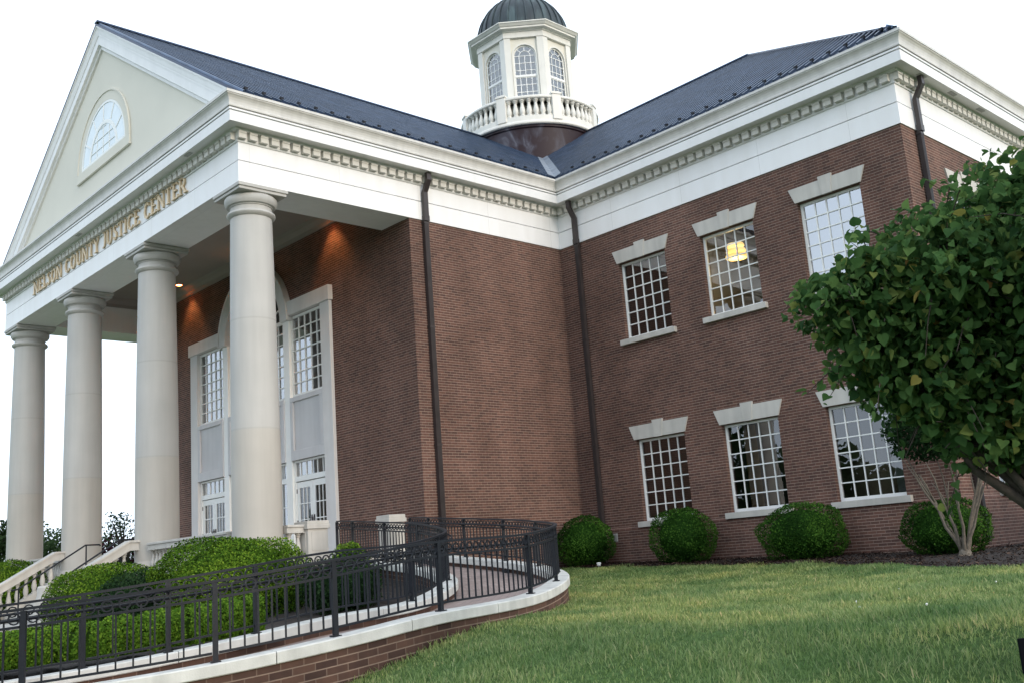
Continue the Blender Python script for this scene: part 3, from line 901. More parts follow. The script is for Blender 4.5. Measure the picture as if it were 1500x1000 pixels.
# curtains and blinds that show behind the panes
def pleats(x0, x1, z0, z1, y, amp=.03, n=14):
    m = MB(); P = [(x0 + (x1 - x0) * i / n, y + (amp if i % 2 else -amp)) for i in range(n + 1)]
    for (xa, ya), (xb, yb) in zip(P[:-1], P[1:]): m.face([(xa, ya, z0), (xb, yb, z0), (xb, yb, z1), (xa, ya, z1)])
    return m
pleats(.30, .66, .05, 2.1, .35).build("curtain", M['curtain'], wins[1], local=True)
pleats(.98, 1.5, .05, 2.1, .42).build("curtain", M['dark_room'], wins[1], local=True)
pleats(1.2, 1.6, .05, 1.4, .4).build("curtain", M['vent'], wins[2], local=True)
m = pleats(.04, WW - .04, .06, 2.1, .16, .006, 24)
m.build("blind", M['blind'], wins[5], local=True)

# pendant lamp that burns behind the middle upper window
pl = thing("ceiling_lamp", "lit yellow ceiling lamp glowing behind the middle upper window of the wing", "lamp", (5.20, 11.62, 9.0))
m = MB(); m.tube([(5.20, 11.62, 9.0), (5.20, 11.62, 8.0)], .02, 8); m.build("rod", M['bronze'], pl)
for k in range(3):
    m = MB(); z = 7.62 + .15 * k; m.lathe([(.05, z), (.27 - .03 * k, z), (.30 - .03 * k, z + .03), (.28 - .03 * k, z + .09), (.05, z + .09)], 5.20, 11.62, 24)
    m.build("lamp_shade", M['lamp'], pl, smooth=40)
ld = bpy.data.lights.new("room_lamp", 'POINT'); ld.energy = 25; ld.color = (1, .75, .4); ld.shadow_soft_size = .2
lo = bpy.data.objects.new("bulb", ld); COL.objects.link(lo); lo.parent = pl; lo.location = (0, 0, -1.55)

# ---- arched stone entrance on the portico facade
YS = YB - .10
m = MB()
m.box(BL - .48, BL, YS, YB + .16, ZFL, 7.79); m.box(BR, BR + .48, YS, YB + .16, ZFL, 7.79)           # outer jambs
m.box(BL - .54, AX - AR - .30, YS - .05, YB + .16, 7.79, 8.19); m.box(AX + AR + .30, BR + .54, YS - .05, YB + .16, 7.79, 8.22)   # lintels over the side bays
ring(m, AX, AZ + .05, AR, AR + .40, YS - .07, YB + .16, 32)
ring(m, AX, AZ + .05, AR + .40, AR + .44, YS - .10, YB + .16, 32)
ent = m.build("entrance_surround", M['surround'], B, bevel=.01)
m = MB()
BAYS = [(BL, -10.05), (-9.72, -6.28), (-5.95, BR)]
m.box(-10.05, -9.72, YS + .03, YB + .16, ZFL, 7.785); m.box(-6.28, -5.95, YS + .03, YB + .16, ZFL, 7.785)
m.build("mullion", M['winwhite'], ent, bevel=.008)
m = MB()
for x0, x1 in BAYS:
    m.box(x0, x1, YS + .06, YB + .16, 3.56, 5.34); m.box(x0, x1, YS - .0, YS + .06, 5.22, 5.36); m.box(x0, x1, YS - .0, YS + .06, 3.52, 3.80)
    for a, b in ((x0, x0 + .16), (x1 - .16, x1)): m.box(a, b, YS + .0, YS + .06, 3.80, 5.22)
    n = MB()
m.build("stone_panel", M['panel'], ent, bevel=.01)
for j, (x0, x1) in enumerate(BAYS):                      # tall upper windows
    w = x1 - x0; hgt = 2.42
    wm = window_mesh(w, hgt, 5 if j != 1 else 9, 7, fr=.07, mu=.03)
    o = wm.build("window", M['winwhite'], B, local=True); o.location = Vector((x0, YB + .02, 5.36)) - Vector((XC, 0, 0))
    q = MB(); q.face([(.03, .04, .03), (w - .03, .04, .03), (w - .03, .04, hgt - .03), (.03, .04, hgt - .03)]); q.build("pane", M['glass_bright'], o, local=True)
# fanlight in the arch
m = MB(); ring(m, AX, AZ + .05, AR - .09, AR - .003, YB + .02, YB + .09); ring(m, AX, AZ + .05, .62, .68, YB + .03, YB + .08)
m.box(AX - AR + .09, AX + AR - .09, YB + .022, YB + .088, AZ + .05, AZ + .13)
for k in range(1, 9):
    t = math.pi * k / 9
    m.bar((AX + .68 * math.cos(t), YB + .055, AZ + .05 + .68 * math.sin(t)), (AX + (AR - .08) * math.cos(t), YB + .055, AZ + .05 + (AR - .08) * math.sin(t)), .03, .05, (0, 1, 0))
o = m.build("window", M['winwhite'], B)
m = MB(); m.face([(AX + (AR - .02) * math.cos(math.pi * k / 24), YB + .06, AZ + .05 + (AR - .02) * math.sin(math.pi * k / 24)) for k in range(25)]); m.build("pane", M['glass'], o)
# transoms and double doors
def door_leaf(w, h, hinge):
    m = MB(); st = .13
    m.box(0, st, 0, .05, 0, h); m.box(w - st, w, 0, .05, 0, h); m.box(st, w - st, 0, .05, h - .17, h); m.box(st, w - st, 0, .05, 0, .26); m.box(st, w - st, 0, .05, .62, .74)
    m.box(st, w - st, .015, .035, .26, .62)
    for i in (1, 2): x = st + (w - 2 * st) * i / 3; m.box(x - .012, x + .012, .006, .044, .74, h - .17)
    for k in (1, 2): z = .74 + (h - .91) * k / 3; m.box(st, w - st, .004, .046, z - .014, z + .014)
    d = m.build("door", M['winwhite'], B, local=True)
    q = MB(); q.face([(st - .01, .025, .73), (w - st + .01, .025, .73), (w - st + .01, .025, h - .16), (st - .01, .025, h - .16)]); q.build("pane", M['glass'], d, local=True)
    q = MB(); hx = w - .06 if hinge == 'L' else .06
    q.tube([(hx, -.01, .95), (hx, -.055, .97), (hx, -.055, 1.22), (hx, -.01, 1.24)], .013, 8); q.box(hx - .03, hx + .03, -.012, .0, .9, 1.3); q.build("handle", M['bronze'], d, local=True)
    hg = 0.0 if hinge == 'L' else w
    for z in (.25, h / 2, h - .25):
        q = MB(); q.box(hg - .015, hg + .015, -.02, .0, z - .06, z + .06); q.build("hinge", M['bronze'], d, local=True)
    return d
DZ = ZFL + .02; DH = 2.26
for j, (x0, x1) in enumerate(BAYS):
    fr = MB(); fr.box(x0, x1, YB + .0, YB + .12, DZ + DH + .02, DZ + DH + .17); fr.box(x0, x1, YB + .0, YB + .12, 3.46, 3.52)
    if j == 1: xs = [x0, x0 + .42, x1 - .42, x1]; d0, d1 = x0 + .47, x1 - .47
    else: d0, d1 = x0 + .06, x1 - .06
    fr.box(x0, x0 + .055, YB + .002, YB + .118, DZ, 3.46); fr.box(x1 - .055, x1, YB + .002, YB + .118, DZ, 3.46)
    if j == 1:
        for a in (x0 + .40, x1 - .46): fr.box(a, a + .06, YB + .002, YB + .118, DZ, 3.46)
        for a, b in ((x0 + .055, x0 + .40), (x1 - .40, x1 - .055)):
            for z in (DZ + .5, DZ + 1.05, DZ + 1.6): fr.box(a, b, YB + .03, YB + .07, z - .014, z + .014)
            fr.box(a, b, YB + .02, YB + .08, DZ, DZ + .25)
    tz0, tz1 = DZ + DH + .17, 3.46
    nn = 6 if j != 1 else 11
    for i in range(1, nn): x = x0 + (x1 - x0) * i / nn; fr.box(x - .012, x + .012, YB + .03, YB + .075, tz0, tz1)
    o = fr.build("transom", M['winwhite'], B, bevel=.004)
    q = MB(); q.face([(x0 + .03, YB + .055, tz0 - .02), (x1 - .03, YB + .055, tz0 - .02), (x1 - .03, YB + .055, tz1 + .02), (x0 + .03, YB + .055, tz1 + .02)])
    if j == 1:
        for a, b in ((x0 + .03, x0 + .42), (x1 - .42, x1 - .03)): q.face([(a, YB + .052, DZ + .2), (b, YB + .052, DZ + .2), (b, YB + .052, DZ + DH + .05), (a, YB + .052, DZ + DH + .05)])
    q.build("pane", M['glass_bright'], o)
    lw = (d1 - d0) / 2 - .004
    for k, hg in ((0, 'L'), (1, 'R')):
        d = door_leaf(lw, DH, hg); d.location = Vector((d0 + k * (lw + .008), YB + .04, DZ)) - Vector((XC, 0, 0))
        if j == 2 and k == 1:
            q = MB(); q.box(.16, .30, .008, .012, .80, 1.02); q.build("notice", M['blind'], d, local=True)
# recessed downlights that graze the facade
for lx in (-3.5, -12.3, -7.95):
    m = MB(); m.lathe([(.10, 10.302), (.10, 10.285), (.125, 10.28), (.13, 10.296)], lx, 4.33, 20); s = m.build("downlight", M['bronze'], B, smooth=40)
    m = MB(); m.lathe([(.001, 10.289), (.095, 10.289)], lx, 4.33, 20); m.build("lens", M['bulb'], s)
    ld = bpy.data.lights.new("downlight_beam", 'SPOT'); ld.energy = 75; ld.color = (1, .42, .14); ld.spot_size = math.radians(84); ld.spot_blend = .75; ld.shadow_soft_size = .05
    lo = bpy.data.objects.new("downlight_beam", ld); COL.objects.link(lo); lo.parent = s
    lo.location = Vector((lx, 4.33, 10.26)) - Vector((XC, 0, 0)); lo.rotation_euler = (math.radians(8), 0, 0)

# ---- downspouts
def downspout(pt, n, zb):
    n = Vector((*n, 0)); t = Vector((n.y, -n.x, 0)); p = Vector((*pt, 0)); m = MB()
    def sec(o, z, w=.070, d=.05): return [(p + n * o + t * a * w + n * b * d + Vector((0, 0, z))) for a, b in ((-1, -1), (1, -1), (1, 1), (-1, 1))]
    pts = [(.30, 10.325), (.30, 10.13), (.115, 9.84), (.115, ZF - .05)]
    for (o0, z0), (o1, z1) in zip(pts[:-1], pts[1:]): m.hexa(sec(o1, z1), sec(o0, z0))
    m.hexa(sec(.085, zb), sec(.085, ZF - .03))
    for z in (ZF - .12, 6.2, 3.2): m.hexa(sec(.085, z, .086, .06), sec(.085, z + .05, .086, .06))
    m.hexa(sec(.115, ZF - .05, .08, .058), sec(.115, ZF + .1, .08, .058))
    for a in (-.045, -.015, .015, .045):                                            # corrugations
        q = p + t * a; m.bar(q + n * .136 + Vector((0, 0, zb)), q + n * .136 + Vector((0, 0, ZF - .14)), .012, .012)
    m.build("downspout", M['bronze'], B)
downspout((0, 5.28), (1, 0), .3)
downspout((.76, D), (0, -1), .02)
downspout((W, 11.15), (1, 0), .0)
m = MB(); m.box(1.03, 1.25, D - .05, D - .044, .56, .78)
for k in range(5): m.box(1.045, 1.235, D - .07, D - .05, .58 + k * .04, .605 + k * .04)
m.build("vent_grille", M['vent'], B)
# soffit vents are dark slots in the corona underside
for yy in (11.0, 12.6, 14.2): MB().box(W + .27, W + .37, yy, yy + .35, ZCB + .0, ZCB + .006).build("soffit_vent", M['vent'], cor)
for xx in (-2.0, -9.0): MB().box(xx, xx + .3, -.37, -.27, ZCB, ZCB + .006).build("soffit_vent", M['vent'], cor)

# ---- cupola
CX, CY = -8.1, 17.85
cu = MB().lathe([(2.72, 11.5), (2.72, 16.66), (2.78, 16.70), (2.78, 16.78)], CX, CY, 64).build("cupola", M['drum'], B, smooth=30)
m = MB(); m.lathe([(2.6, 16.782), (2.86, 16.782), (2.90, 16.82), (2.90, 16.88), (2.86, 16.94), (2.86, 17.14), (2.62, 17.16), (1.5, 17.17)], CX, CY, 64)
m.build("balcony", M['cream'], cu, smooth=30)
m = MB(); m.lathe([(2.60, 17.86), (2.57, 17.89), (2.57, 17.95), (2.62, 18.0), (2.84, 18.0), (2.89, 17.95), (2.89, 17.89), (2.86, 17.86)], CX, CY, 64); m.build("balcony_rail", M['cream'], cu, smooth=30)
mb = MB().lathe(baluster_prof(0, .70, .11), 0, 0, 12); proto = None
A0 = math.radians(22.5)
for k in range(8):
    t = A0 + k * math.pi / 4
    c, s = math.cos(t), math.sin(t); R_ = Vector((c, s, 0)); T_ = Vector((-s, c, 0)); P0 = Vector((CX, CY, 0)) + R_ * 2.73
    m = MB()
    def pb(hw, hd, z0, z1):
        a = [P0 - T_ * hw - R_ * hd, P0 + T_ * hw - R_ * hd, P0 + T_ * hw + R_ * hd, P0 - T_ * hw + R_ * hd]
        m.hexa([(q.x, q.y, z0) for q in a], [(q.x, q.y, z1) for q in a])
    pb(.19, .17, 16.97, 18.02); pb(.225, .2, 18.02, 18.10); pb(.16, .14, 18.10, 18.15)
    m.build("balcony_pier", M['cream'], cu, bevel=.01)
    for i in range(1, 8):
        tt = t + math.pi / 4 * i / 8
        if proto is None: proto = mb.build("baluster", M['cream'], cu, smooth=40, local=True); o = proto
        else: o = proto.copy(); COL.objects.link(o); o.parent = cu
        o.location = Vector((CX + 2.73 * math.cos(tt), CY + 2.73 * math.sin(tt), 17.16)) - root_loc(cu)
# octagonal lantern on a solid plinth
m = MB(); m.lathe([(2.22 / math.cos(A0), 17.165), (2.22 / math.cos(A0), 17.86), (2.27 / math.cos(A0), 17.87), (2.27 / math.cos(A0), 17.93), (1.5, 17.96)], CX, CY, 8, A0); m.build("lantern_plinth", M['cream'], cu)
AP = 1.84; RW = AP / math.cos(A0)
zb, zt = 17.12, 20.97
hw = AP * math.tan(A0)                                   # half width of one face
WZ0, WZS, WR = 18.0, 20.22, .46                          # window sill, springing, radius
m = MB(); tr_m = MB(); gl_m = MB(); fr_m = MB()
for k in range(8):
    t = k * math.pi / 4
    R_ = Vector((math.cos(t), math.sin(t), 0)); T_ = Vector((-math.sin(t), math.cos(t), 0)); O = Vector((CX, CY, 0)) + R_ * AP
    def P(u, z, d=0.0): q = O + T_ * u + R_ * d; return (q.x, q.y, z)
    for u0, u1, z0, z1 in ((-hw, -WR, zb, zt), (WR, hw, zb, zt), (-WR, WR, zb, WZ0), (-WR, WR, WZS + WR, zt)):
        m.face([P(u0, z0), P(u1, z0), P(u1, z1), P(u0, z1)])
    for i in range(12):
        a, b = math.pi * i / 12, math.pi * (i + 1) / 12
        pa, pb_ = (WR * math.cos(a), WZS + WR * math.sin(a)), (WR * math.cos(b), WZS + WR * math.sin(b))
        m.face([P(pb_[0], pb_[1]), P(pa[0], pa[1]), P(pa[0], WZS + WR), P(pb_[0], WZS + WR)])
        m.face([P(pa[0], pa[1]), P(pb_[0], pb_[1]), P(pb_[0], pb_[1], -.1), P(pa[0], pa[1], -.1)])
        for r0, r1, d0, d1 in ((WR, WR + .06, .0, .03),):
            q = [(r * math.cos(w_), WZS + r * math.sin(w_)) for r, w_ in ((r0, a), (r1, a), (r1, b), (r0, b))]
            tr_m.hexa([P(u, z, d0 - .01) for u, z in q], [P(u, z, d1) for u, z in q])
        q = [(r * math.cos(w_), WZS + r * math.sin(w_)) for r, w_ in ((WR - .05, a), (WR, a), (WR, b), (WR - .05, b))]
        fr_m.hexa([P(u, z, -.09) for u, z in q], [P(u, z, -.05) for u, z in q])
        q = [(r * math.cos(w_), WZS + r * math.sin(w_)) for r, w_ in ((.21, a), (.235, a), (.235, b), (.21, b))]
        fr_m.hexa([P(u, z, -.085) for u, z in q], [P(u, z, -.055) for u, z in q])
    for sg in (-1, 1):
        m.face([P(sg * WR, WZ0), P(sg * WR, WZS), P(sg * WR, WZS, -.1), P(sg * WR, WZ0, -.1)])
        q = [(sg * WR, WZ0), (sg * (WR + .06), WZ0), (sg * (WR + .06), WZS), (sg * WR, WZS)]
        tr_m.hexa([P(u, z, -.01) for u, z in q], [P(u, z, .035) for u, z in q])
        q = [(sg * WR, WZ0), (sg * (WR - .05), WZ0), (sg * (WR - .05), WZS), (sg * WR, WZS)]
        fr_m.hexa([P(u, z, -.09) for u, z in q], [P(u, z, -.05) for u, z in q])
    def fb(u0, u1, z0, z1, d0, d1): fr_m.hexa([P(u0, z0, d0), P(u1, z0, d0), P(u1, z1, d0), P(u0, z1, d0)], [P(u0, z0, d1), P(u1, z0, d1), P(u1, z1, d1), P(u0, z1, d1)])
    for i in range(1, 4): u = -WR + 2 * WR * i / 4; fb(u - .013, u + .013, WZ0, WZS + .02, -.084, -.056)
    for i in range(1, 8): z = WZ0 + (WZS - WZ0) * i / 7; fb(-WR, WR, z - .013, z + .013, -.083, -.054)
    fb(-WR, WR, 19.29, 19.38, -.09, -.03)
    for a in (.25, .5, .75):
        a *= math.pi
        p, q = Vector(P(.235 * math.cos(a), WZS + .235 * math.sin(a), -.07)), Vector(P(.43 * math.cos(a), WZS + .43 * math.sin(a), -.07))
        fr_m.bar(p, q, .025, .025, R_)
    gl_m.face([P(-WR, WZ0, -.07), P(WR, WZ0, -.07)] + [P(WR * math.cos(math.pi * i / 12), WZS + WR * math.sin(math.pi * i / 12), -.07) for i in range(13)])
    # corner pilaster
    t2 = t + A0
    R2 = Vector((math.cos(t2), math.sin(t2), 0)); O2 = Vector((CX, CY, 0))
    nA, nB = R_, Vector((math.cos(t + math.pi / 4), math.sin(t + math.pi / 4), 0)); tA, tB = T_, Vector((-nB.y, nB.x, 0))
    vx = O2 + R2 * (AP + .09) / math.cos(A0)
    a = vx - tA * .26; b = vx + tB * .26
    poly = [a, vx, b, b - nB * .12, vx - R2 * .15, a - nA * .12]
    tr_m.extrude([(q.x, q.y, zb) for q in poly], (0, 0, zt - zb))
m.build("lantern_wall", M['stucco'], cu)
tr_m.build("pilaster", M['cream'], cu)
fr_m.build("window_frame", M['winwhite'], cu)
gl_m.build("pane", glass_mat("lantern_glass", 2.6, (.9, .92, .93)), cu)
def oct_prof(pr): return [(r / math.cos(A0), z) for r, z in pr]
m = MB(); m.lathe(oct_prof([(1.80, 20.970), (1.96, 20.970), (1.96, 21.208), (2.0, 21.215), (2.02, 21.257), (2.18, 21.278), (2.18, 21.348), (2.22, 21.362), (2.29, 21.446), (2.32, 21.460), (2.32, 21.502), (1.7, 21.530)]), CX, CY, 8, A0)
m.build("lantern_cornice", M['cream'], cu)
m = MB(); NR = 32; pr = []
for i in range(15): a = math.pi / 2 * i / 14; pr.append((1.97 * math.cos(a) + .0, 21.56 + 2.1 * math.sin(a)))
m.lathe([(1.97, 21.46)] + pr[:-1] + [(.02, 23.66)], CX, CY, 64)
for k in range(NR):
    t = 2 * math.pi * (k + .5) / NR
    pts = [(CX + (r + .015) * math.cos(t), CY + (r + .015) * math.sin(t), z + .01) for r, z in pr[:-1]]
    m.tube(pts, .032, 6)
m.build("dome", M['dome'], cu, smooth=50)
m = MB(); m.lathe([(.22, 23.55), (.24, 23.67), (.1, 23.75), (.09, 23.95), (.17, 24.05), (.2, 24.17), (.15, 24.29), (.05, 24.37), (.03, 24.95), (0, 25.15)], CX, CY, 16); m.build("finial", M['dome'], cu, smooth=40)
# ceiling inside the lantern so one looks up at a pale soffit through the glass
m = MB(); m.lathe([(1.78, 20.94), (.02, 20.96)], CX, CY, 8, A0); m.lathe([(.02, 17.26), (1.78, 17.24)], CX, CY, 8, A0); m.build("lantern_ceiling", M['cream'], cu)

# ---------------------------------------------------------------- entrance stair
ST = thing("stone_staircase", "pale stone steps climbing to the portico between its two middle columns", "stairs", (-8.2, -1.2, -.36))
NS = 6; RI = (ZFL + .36) / NS; TR = .29
for k in range(NS - 1):
    z1 = ZFL - RI * (k + 1); y1 = -.10 - TR * k; y0 = -.10 - TR * (k + 1)
    m = MB(); m.box(-10.55, -5.89, y0, y1 - .002, -.45, z1); m.build("step", M['stone'], ST, bevel=.008)
def flank(x, label):
    t = thing("stair_balustrade", label, "balustrade", (x, -.9, -.4), "stone balustrades beside the stairs")
    sl = RI / TR; y0, y1 = -.02, -1.75; z0 = 1.46
    def rz(y): return z0 - sl * max(0, (-.16 - y))
    m = MB()
    for hw_, a, b in ((.17, -.055, 0), (.125, -.22, -.055), (.14, -.25, -.22)):
        pts = [(.42, z0), (-.16, z0), (-1.75, rz(-1.75))]
        for (ya, za), (yb, zb_) in zip(pts[:-1], pts[1:]):
            m.hexa([(x - hw_, ya, za + a), (x + hw_, ya, za + a), (x + hw_, yb, zb_ + a), (x - hw_, yb, zb_ + a)], [(x - hw_, ya, za + b), (x + hw_, ya, za + b), (x + hw_, yb, zb_ + b), (x - hw_, yb, zb_ + b)])
    m.build("top_rail", M['stone'], t)
    m = MB(); m.hexa([(x - .14, -.1, -.45), (x + .14, -.1, -.45), (x + .14, -1.75, -.45), (x - .14, -1.75, -.45)], [(x - .14, -.1, ZFL + .1), (x + .14, -.1, ZFL + .1), (x + .14, -1.75, rz(-1.75) - .78), (x - .14, -1.75, rz(-1.75) - .78)])
    m.build("plinth", M['stone'], t)
    for i in range(7):
        y = -.25 - i * .22; zt_ = rz(y) - .25; zb_ = rz(y) - .80
        MB().lathe(baluster_prof(zb_, zt_, .07), x, y, 12).build("baluster", M['stone'], t, smooth=40)
    m = MB(); m.lathe([(.42, -.38), (.42, .02), (.40, .02), (.44, .05), (.44, .14), (.36, .2), (.33, .3), (.33, .46), (.30, .5), (.0, .52)], x, -1.95, 32); m.build("newel", M['stone'], t, smooth=35)
flank(COLX[2], "stone stair balustrade with sloping rail below the second column from the left")
flank(COLX[1], "stone stair balustrade with sloping rail below the third column from the left")
def handrail(x, label):
    t = thing("handrail", label, "handrail", (x, -.9, -.4), "black handrails on the stairs")
    m = MB(); m.tube([(x, .30, ZFL + .86), (x, .28, ZFL + .90), (x, -.10, ZFL + .90), (x, -1.8, -.4 + .88), (x, -1.95, -.4 + .86)], .022, 8); m.build("rail", M['iron'], t)
    for y, zg, zt_ in ((-.08, ZFL, ZFL + .9), (-1.78, -.4, .49)): m = MB(); m.tube([(x, y, zg), (x, y, zt_)], .02, 8); m.build("post", M['iron'], t)
handrail(-6.3, "black iron stair handrail nearer the third column")
handrail(-8.6, "black iron handrail in the middle of the stairs")

# ---------------------------------------------------------------- curved entrance ramp
RP = dict(x0=10.1858, y0=-3.2504, th=1.688, R=7.3785, phi=1.2586, w=1.7993, k2=.2127, H=.8117)
KN = np.array([-12, -8, -5, -2.5, 0, 2.2, 4.5, 6.7, 9, 13.])
ZK = np.array([-1.2102, -.9204, -.6957, -.4902, -.2147, -.1755, -.017, .116, .3055, .6324])
STN = np.arange(-11.0, 13.21, .12)
_h = np.array([math.cos(RP['th']), math.sin(RP['th'])]); _nl = np.array([-_h[1], _h[0]])
def ramp_xy(s, off):
    P0 = np.array([RP['x0'], RP['y0']]) + _nl * off
    if s <= 0: return P0 + s * _h + .5 * RP['k2'] * s * s * _nl
    r = RP['R'] - off; c = P0 + _nl * r; La = RP['R'] * RP['phi']; a = min(s / RP['R'], RP['phi'])
    p = c + r * (math.sin(a) * _h - math.cos(a) * _nl)
    if s > La: p = p + (s - La) * (math.cos(RP['phi']) * _h + math.sin(RP['phi']) * _nl)
    return p
# smooth grade line
_zs = np.interp(STN, KN, ZK); _k = np.ones(9) / 9; _zp = np.convolve(np.pad(_zs, 4, mode='edge'), _k, 'valid')
def ramp_z(s): return float(np.interp(s, STN, _zp))
LEN = 13.05
def path_pts(off, s0=-11, s1=LEN, step=.12):
    ss = np.arange(s0, s1 + 1e-6, step)
    xy = [tuple(ramp_xy(s, off)) for s in ss]; return ss, xy, [ramp_z(s) for s in ss]
def closest_s(pt, off):
    ss = np.arange(-11, LEN, .02); d = [np.hypot(*(ramp_xy(s, off) - np.array(pt))) for s in ss]; return float(ss[int(np.argmin(d))])
HR = RP['H']
def ramp_side(off, label_wall, label_rail, side, known, zbase):
    lw = thing("retaining_wall", label_wall, "wall", (*ramp_xy(0, off), ramp_z(0) - .5))
    # brick body
    ss, xy, zz = path_pts(off); m = MB(); s_acc = 0
    xyi = [ramp_xy(s, off) for s in ss]
    for i in range(len(ss) - 1):
        d = (np.array(xyi[i + 1]) - np.array(xyi[i])); L = np.hypot(*d); d = d / L; nr = np.array([d[1], -d[0]])
        d2 = (np.array(xyi[min(i + 2, len(ss) - 1)]) - np.array(xyi[i + 1])); d2 = d2 / np.hypot(*d2) if np.hypot(*d2) > 1e-6 else d; nr2 = np.array([d2[1], -d2[0]])
        for sg in (1, -1):
            a, b = xyi[i] + nr * .12 * sg, xyi[i + 1] + nr2 * .12 * sg
            za, zb_ = zz[i] - .12, zz[i + 1] - .12
            f = [(a[0], a[1], zbase), (b[0], b[1], zbase), (b[0], b[1], zb_), (a[0], a[1], za)]
            uv = [(s_acc, zbase - za), (s_acc + L, zbase - zb_), (s_acc + L, 0), (s_acc, 0)]      # courses follow the slope of the cap
            if sg < 0: f = f[::-1]; uv = uv[::-1]
            m.face(f, uv)
        s_acc += L
    m.build("brickwork", M['ramp_brick'], lw)
    # stone cap cut into lengths
    m = MB(); s = -11.0
    while s < LEN - .05:
        e = min(s + 1.52, LEN); q = np.arange(s + .004, e - .003, .125).tolist() + [e - .004]
        xy_ = [tuple(ramp_xy(v_, off)) for v_ in q]; z_ = [ramp_z(v_) for v_ in q]
        m.sweep(xy_, [(-.145, -.125), (.145, -.125), (.155, -.115), (.155, -.012), (.143, 0), (-.143, 0), (-.155, -.012), (-.155, -.115), (-.145, -.125)], zoff=z_)
        s = e
    m.build("stone_cap", M['cap'], lw)
    # railing
    rl = thing("iron_railing", label_rail, "railing", (*ramp_xy(0, off), ramp_z(0)))
    def swp(z, w, hgt, o=0.0, s0=-11.0, s1=LEN):
        ss, xy, zz = path_pts(off, s0, s1, .12); mm = MB()
        mm.sweep(xy, [(o - w / 2, z - hgt), (o + w / 2, z - hgt), (o + w / 2, z), (o - w / 2, z), (o - w / 2, z - hgt)], zoff=zz); return mm
    m = swp(HR, .050, .028); m.build("top_rail", M['iron'], rl)
    ss, xy, zz = path_pts(off + side * .09, -11, LEN, .2)
    m = MB(); m.tube([(p[0], p[1], z + HR - .115) for p, z in zip(xy, zz)], .015, 8); m.build("handrail", M['iron'], rl)
    st = sorted(closest_s(p, off) for p in known)
    while st[0] > -10: st.insert(0, st[0] - 1.48)
    while st[-1] < LEN - 2.0: st.append(st[-1] + 1.62)
    st.append(LEN - .04)
    for s in st:
        x, y = ramp_xy(s, off); z = ramp_z(s); hd = ramp_xy(s + .05, off) - ramp_xy(s - .05, off); a = math.atan2(hd[1], hd[0])
        m = MB(); m.box(-.026, .026, -.026, .026, -.002, HR - .03); m.box(-.05, .05, -.05, .05, -.001, .014)
        m.bar((0, side * .03, HR - .16), (0, side * .085, HR - .125), .012, .02)
        o = m.build("post", M['iron'], rl, local=True); o.location = Vector((x, y, z)) - root_loc(rl); o.rotation_euler = (0, 0, a)
    for s0, s1 in zip(st[:-1], st[1:]):
        m = MB(); n = max(2, int(round((s1 - s0) / .135)))
        q = np.linspace(s0 + .03, s1 - .03, max(3, int((s1 - s0) / .12)))
        for zt_, hh, ww in ((HR - .165, .026, .034), (.105, .024, .032)):
            m.sweep([tuple(ramp_xy(v_, off)) for v_ in q], [(-ww / 2, zt_ - hh), (ww / 2, zt_ - hh), (ww / 2, zt_), (-ww / 2, zt_), (-ww / 2, zt_ - hh)], zoff=[ramp_z(v_) for v_ in q])
        for i in range(n):
            s = s0 + (s1 - s0) * (i + .5) / n
            x, y = ramp_xy(s, off); z = ramp_z(s); hd = ramp_xy(s + .05, off) - ramp_xy(s - .05, off); hd = hd / np.hypot(*hd); e = Vector((hd[0], hd[1], 0)); n_ = Vector((-hd[1], hd[0], 0))
            c = Vector((x, y, z))
            if i > 0:
                sp = s0 + (s1 - s0) * i / n; xp, yp = ramp_xy(sp, off); cp_ = Vector((xp, yp, ramp_z(sp)))
                m.hexa(*[[cp_ + e * a * .0085 + n_ * b * .0085 + Vector((0, 0, zq)) for a, b in ((-1, -1), (1, -1), (1, 1), (-1, 1))] for zq in (.09, HR - .175)])
            cz = c + Vector((0, 0, HR - .098)); rr = .053
            K = 12
            for j in range(K):                      # ring
                t0, t1 = 2 * math.pi * j / K, 2 * math.pi * (j + 1) / K
                pts = []
                for tt in (t0, t1):
                    ca_, sa_ = math.cos(tt), math.sin(tt)
                    for r_, d_ in ((rr + .007, -.007), (rr + .007, .007), (rr - .007, .007), (rr - .007, -.007)):
                        pts.append(cz + e * (r_ * ca_) + Vector((0, 0, r_ * sa_)) + n_ * d_)
                A_, B_ = pts[:4], pts[4:]
                for k in range(4): m.face([A_[k], B_[k], B_[(k + 1) % 4], A_[(k + 1) % 4]])
        m.build("panel", M['iron'], rl)
    return lw, rl
ramp_side(0.0, "outer curved brick ramp wall with pale stone cap beside the lawn", "outer black iron railing with ring band along the lawn side of the ramp", 1,
          [(9.9, -5.72), (10.17, -4.48), (10.15, -3.02), (9.52, -.94), (8.7, .39)], -2.0)
ramp_side(RP['w'], "inner curved brick ramp wall with pale stone cap around the planting bed", "inner black iron railing with ring band around the planting bed", -1,
          [(7.95, -6.3), (8.22, -5.45), (8.38, -4.44), (7.89, -1.71)], -2.0)
# ramp floor
m = MB(); ss = np.arange(-11, LEN + .2, .12); offs = np.linspace(.10, RP['w'] - .10, 5); acc = 0
for i in range(len(ss) - 1):
    for a, b in zip(offs[:-1], offs[1:]):
        p = [ramp_xy(ss[i], a), ramp_xy(ss[i + 1], a), ramp_xy(ss[i + 1], b), ramp_xy(ss[i], b)]
        zz = [ramp_z(ss[i]) - .20, ramp_z(ss[i + 1]) - .20]
        zz = [min(v_, ZFL - .004) for v_ in zz]
        m.face([(p[0][0], p[0][1], zz[0]), (p[1][0], p[1][1], zz[1]), (p[2][0], p[2][1], zz[1]), (p[3][0], p[3][1], zz[0])], [(ss[i], a), (ss[i + 1], a), (ss[i + 1], b), (ss[i], b)])
tag(m.build("ramp_path", M['paver']), kind="structure")
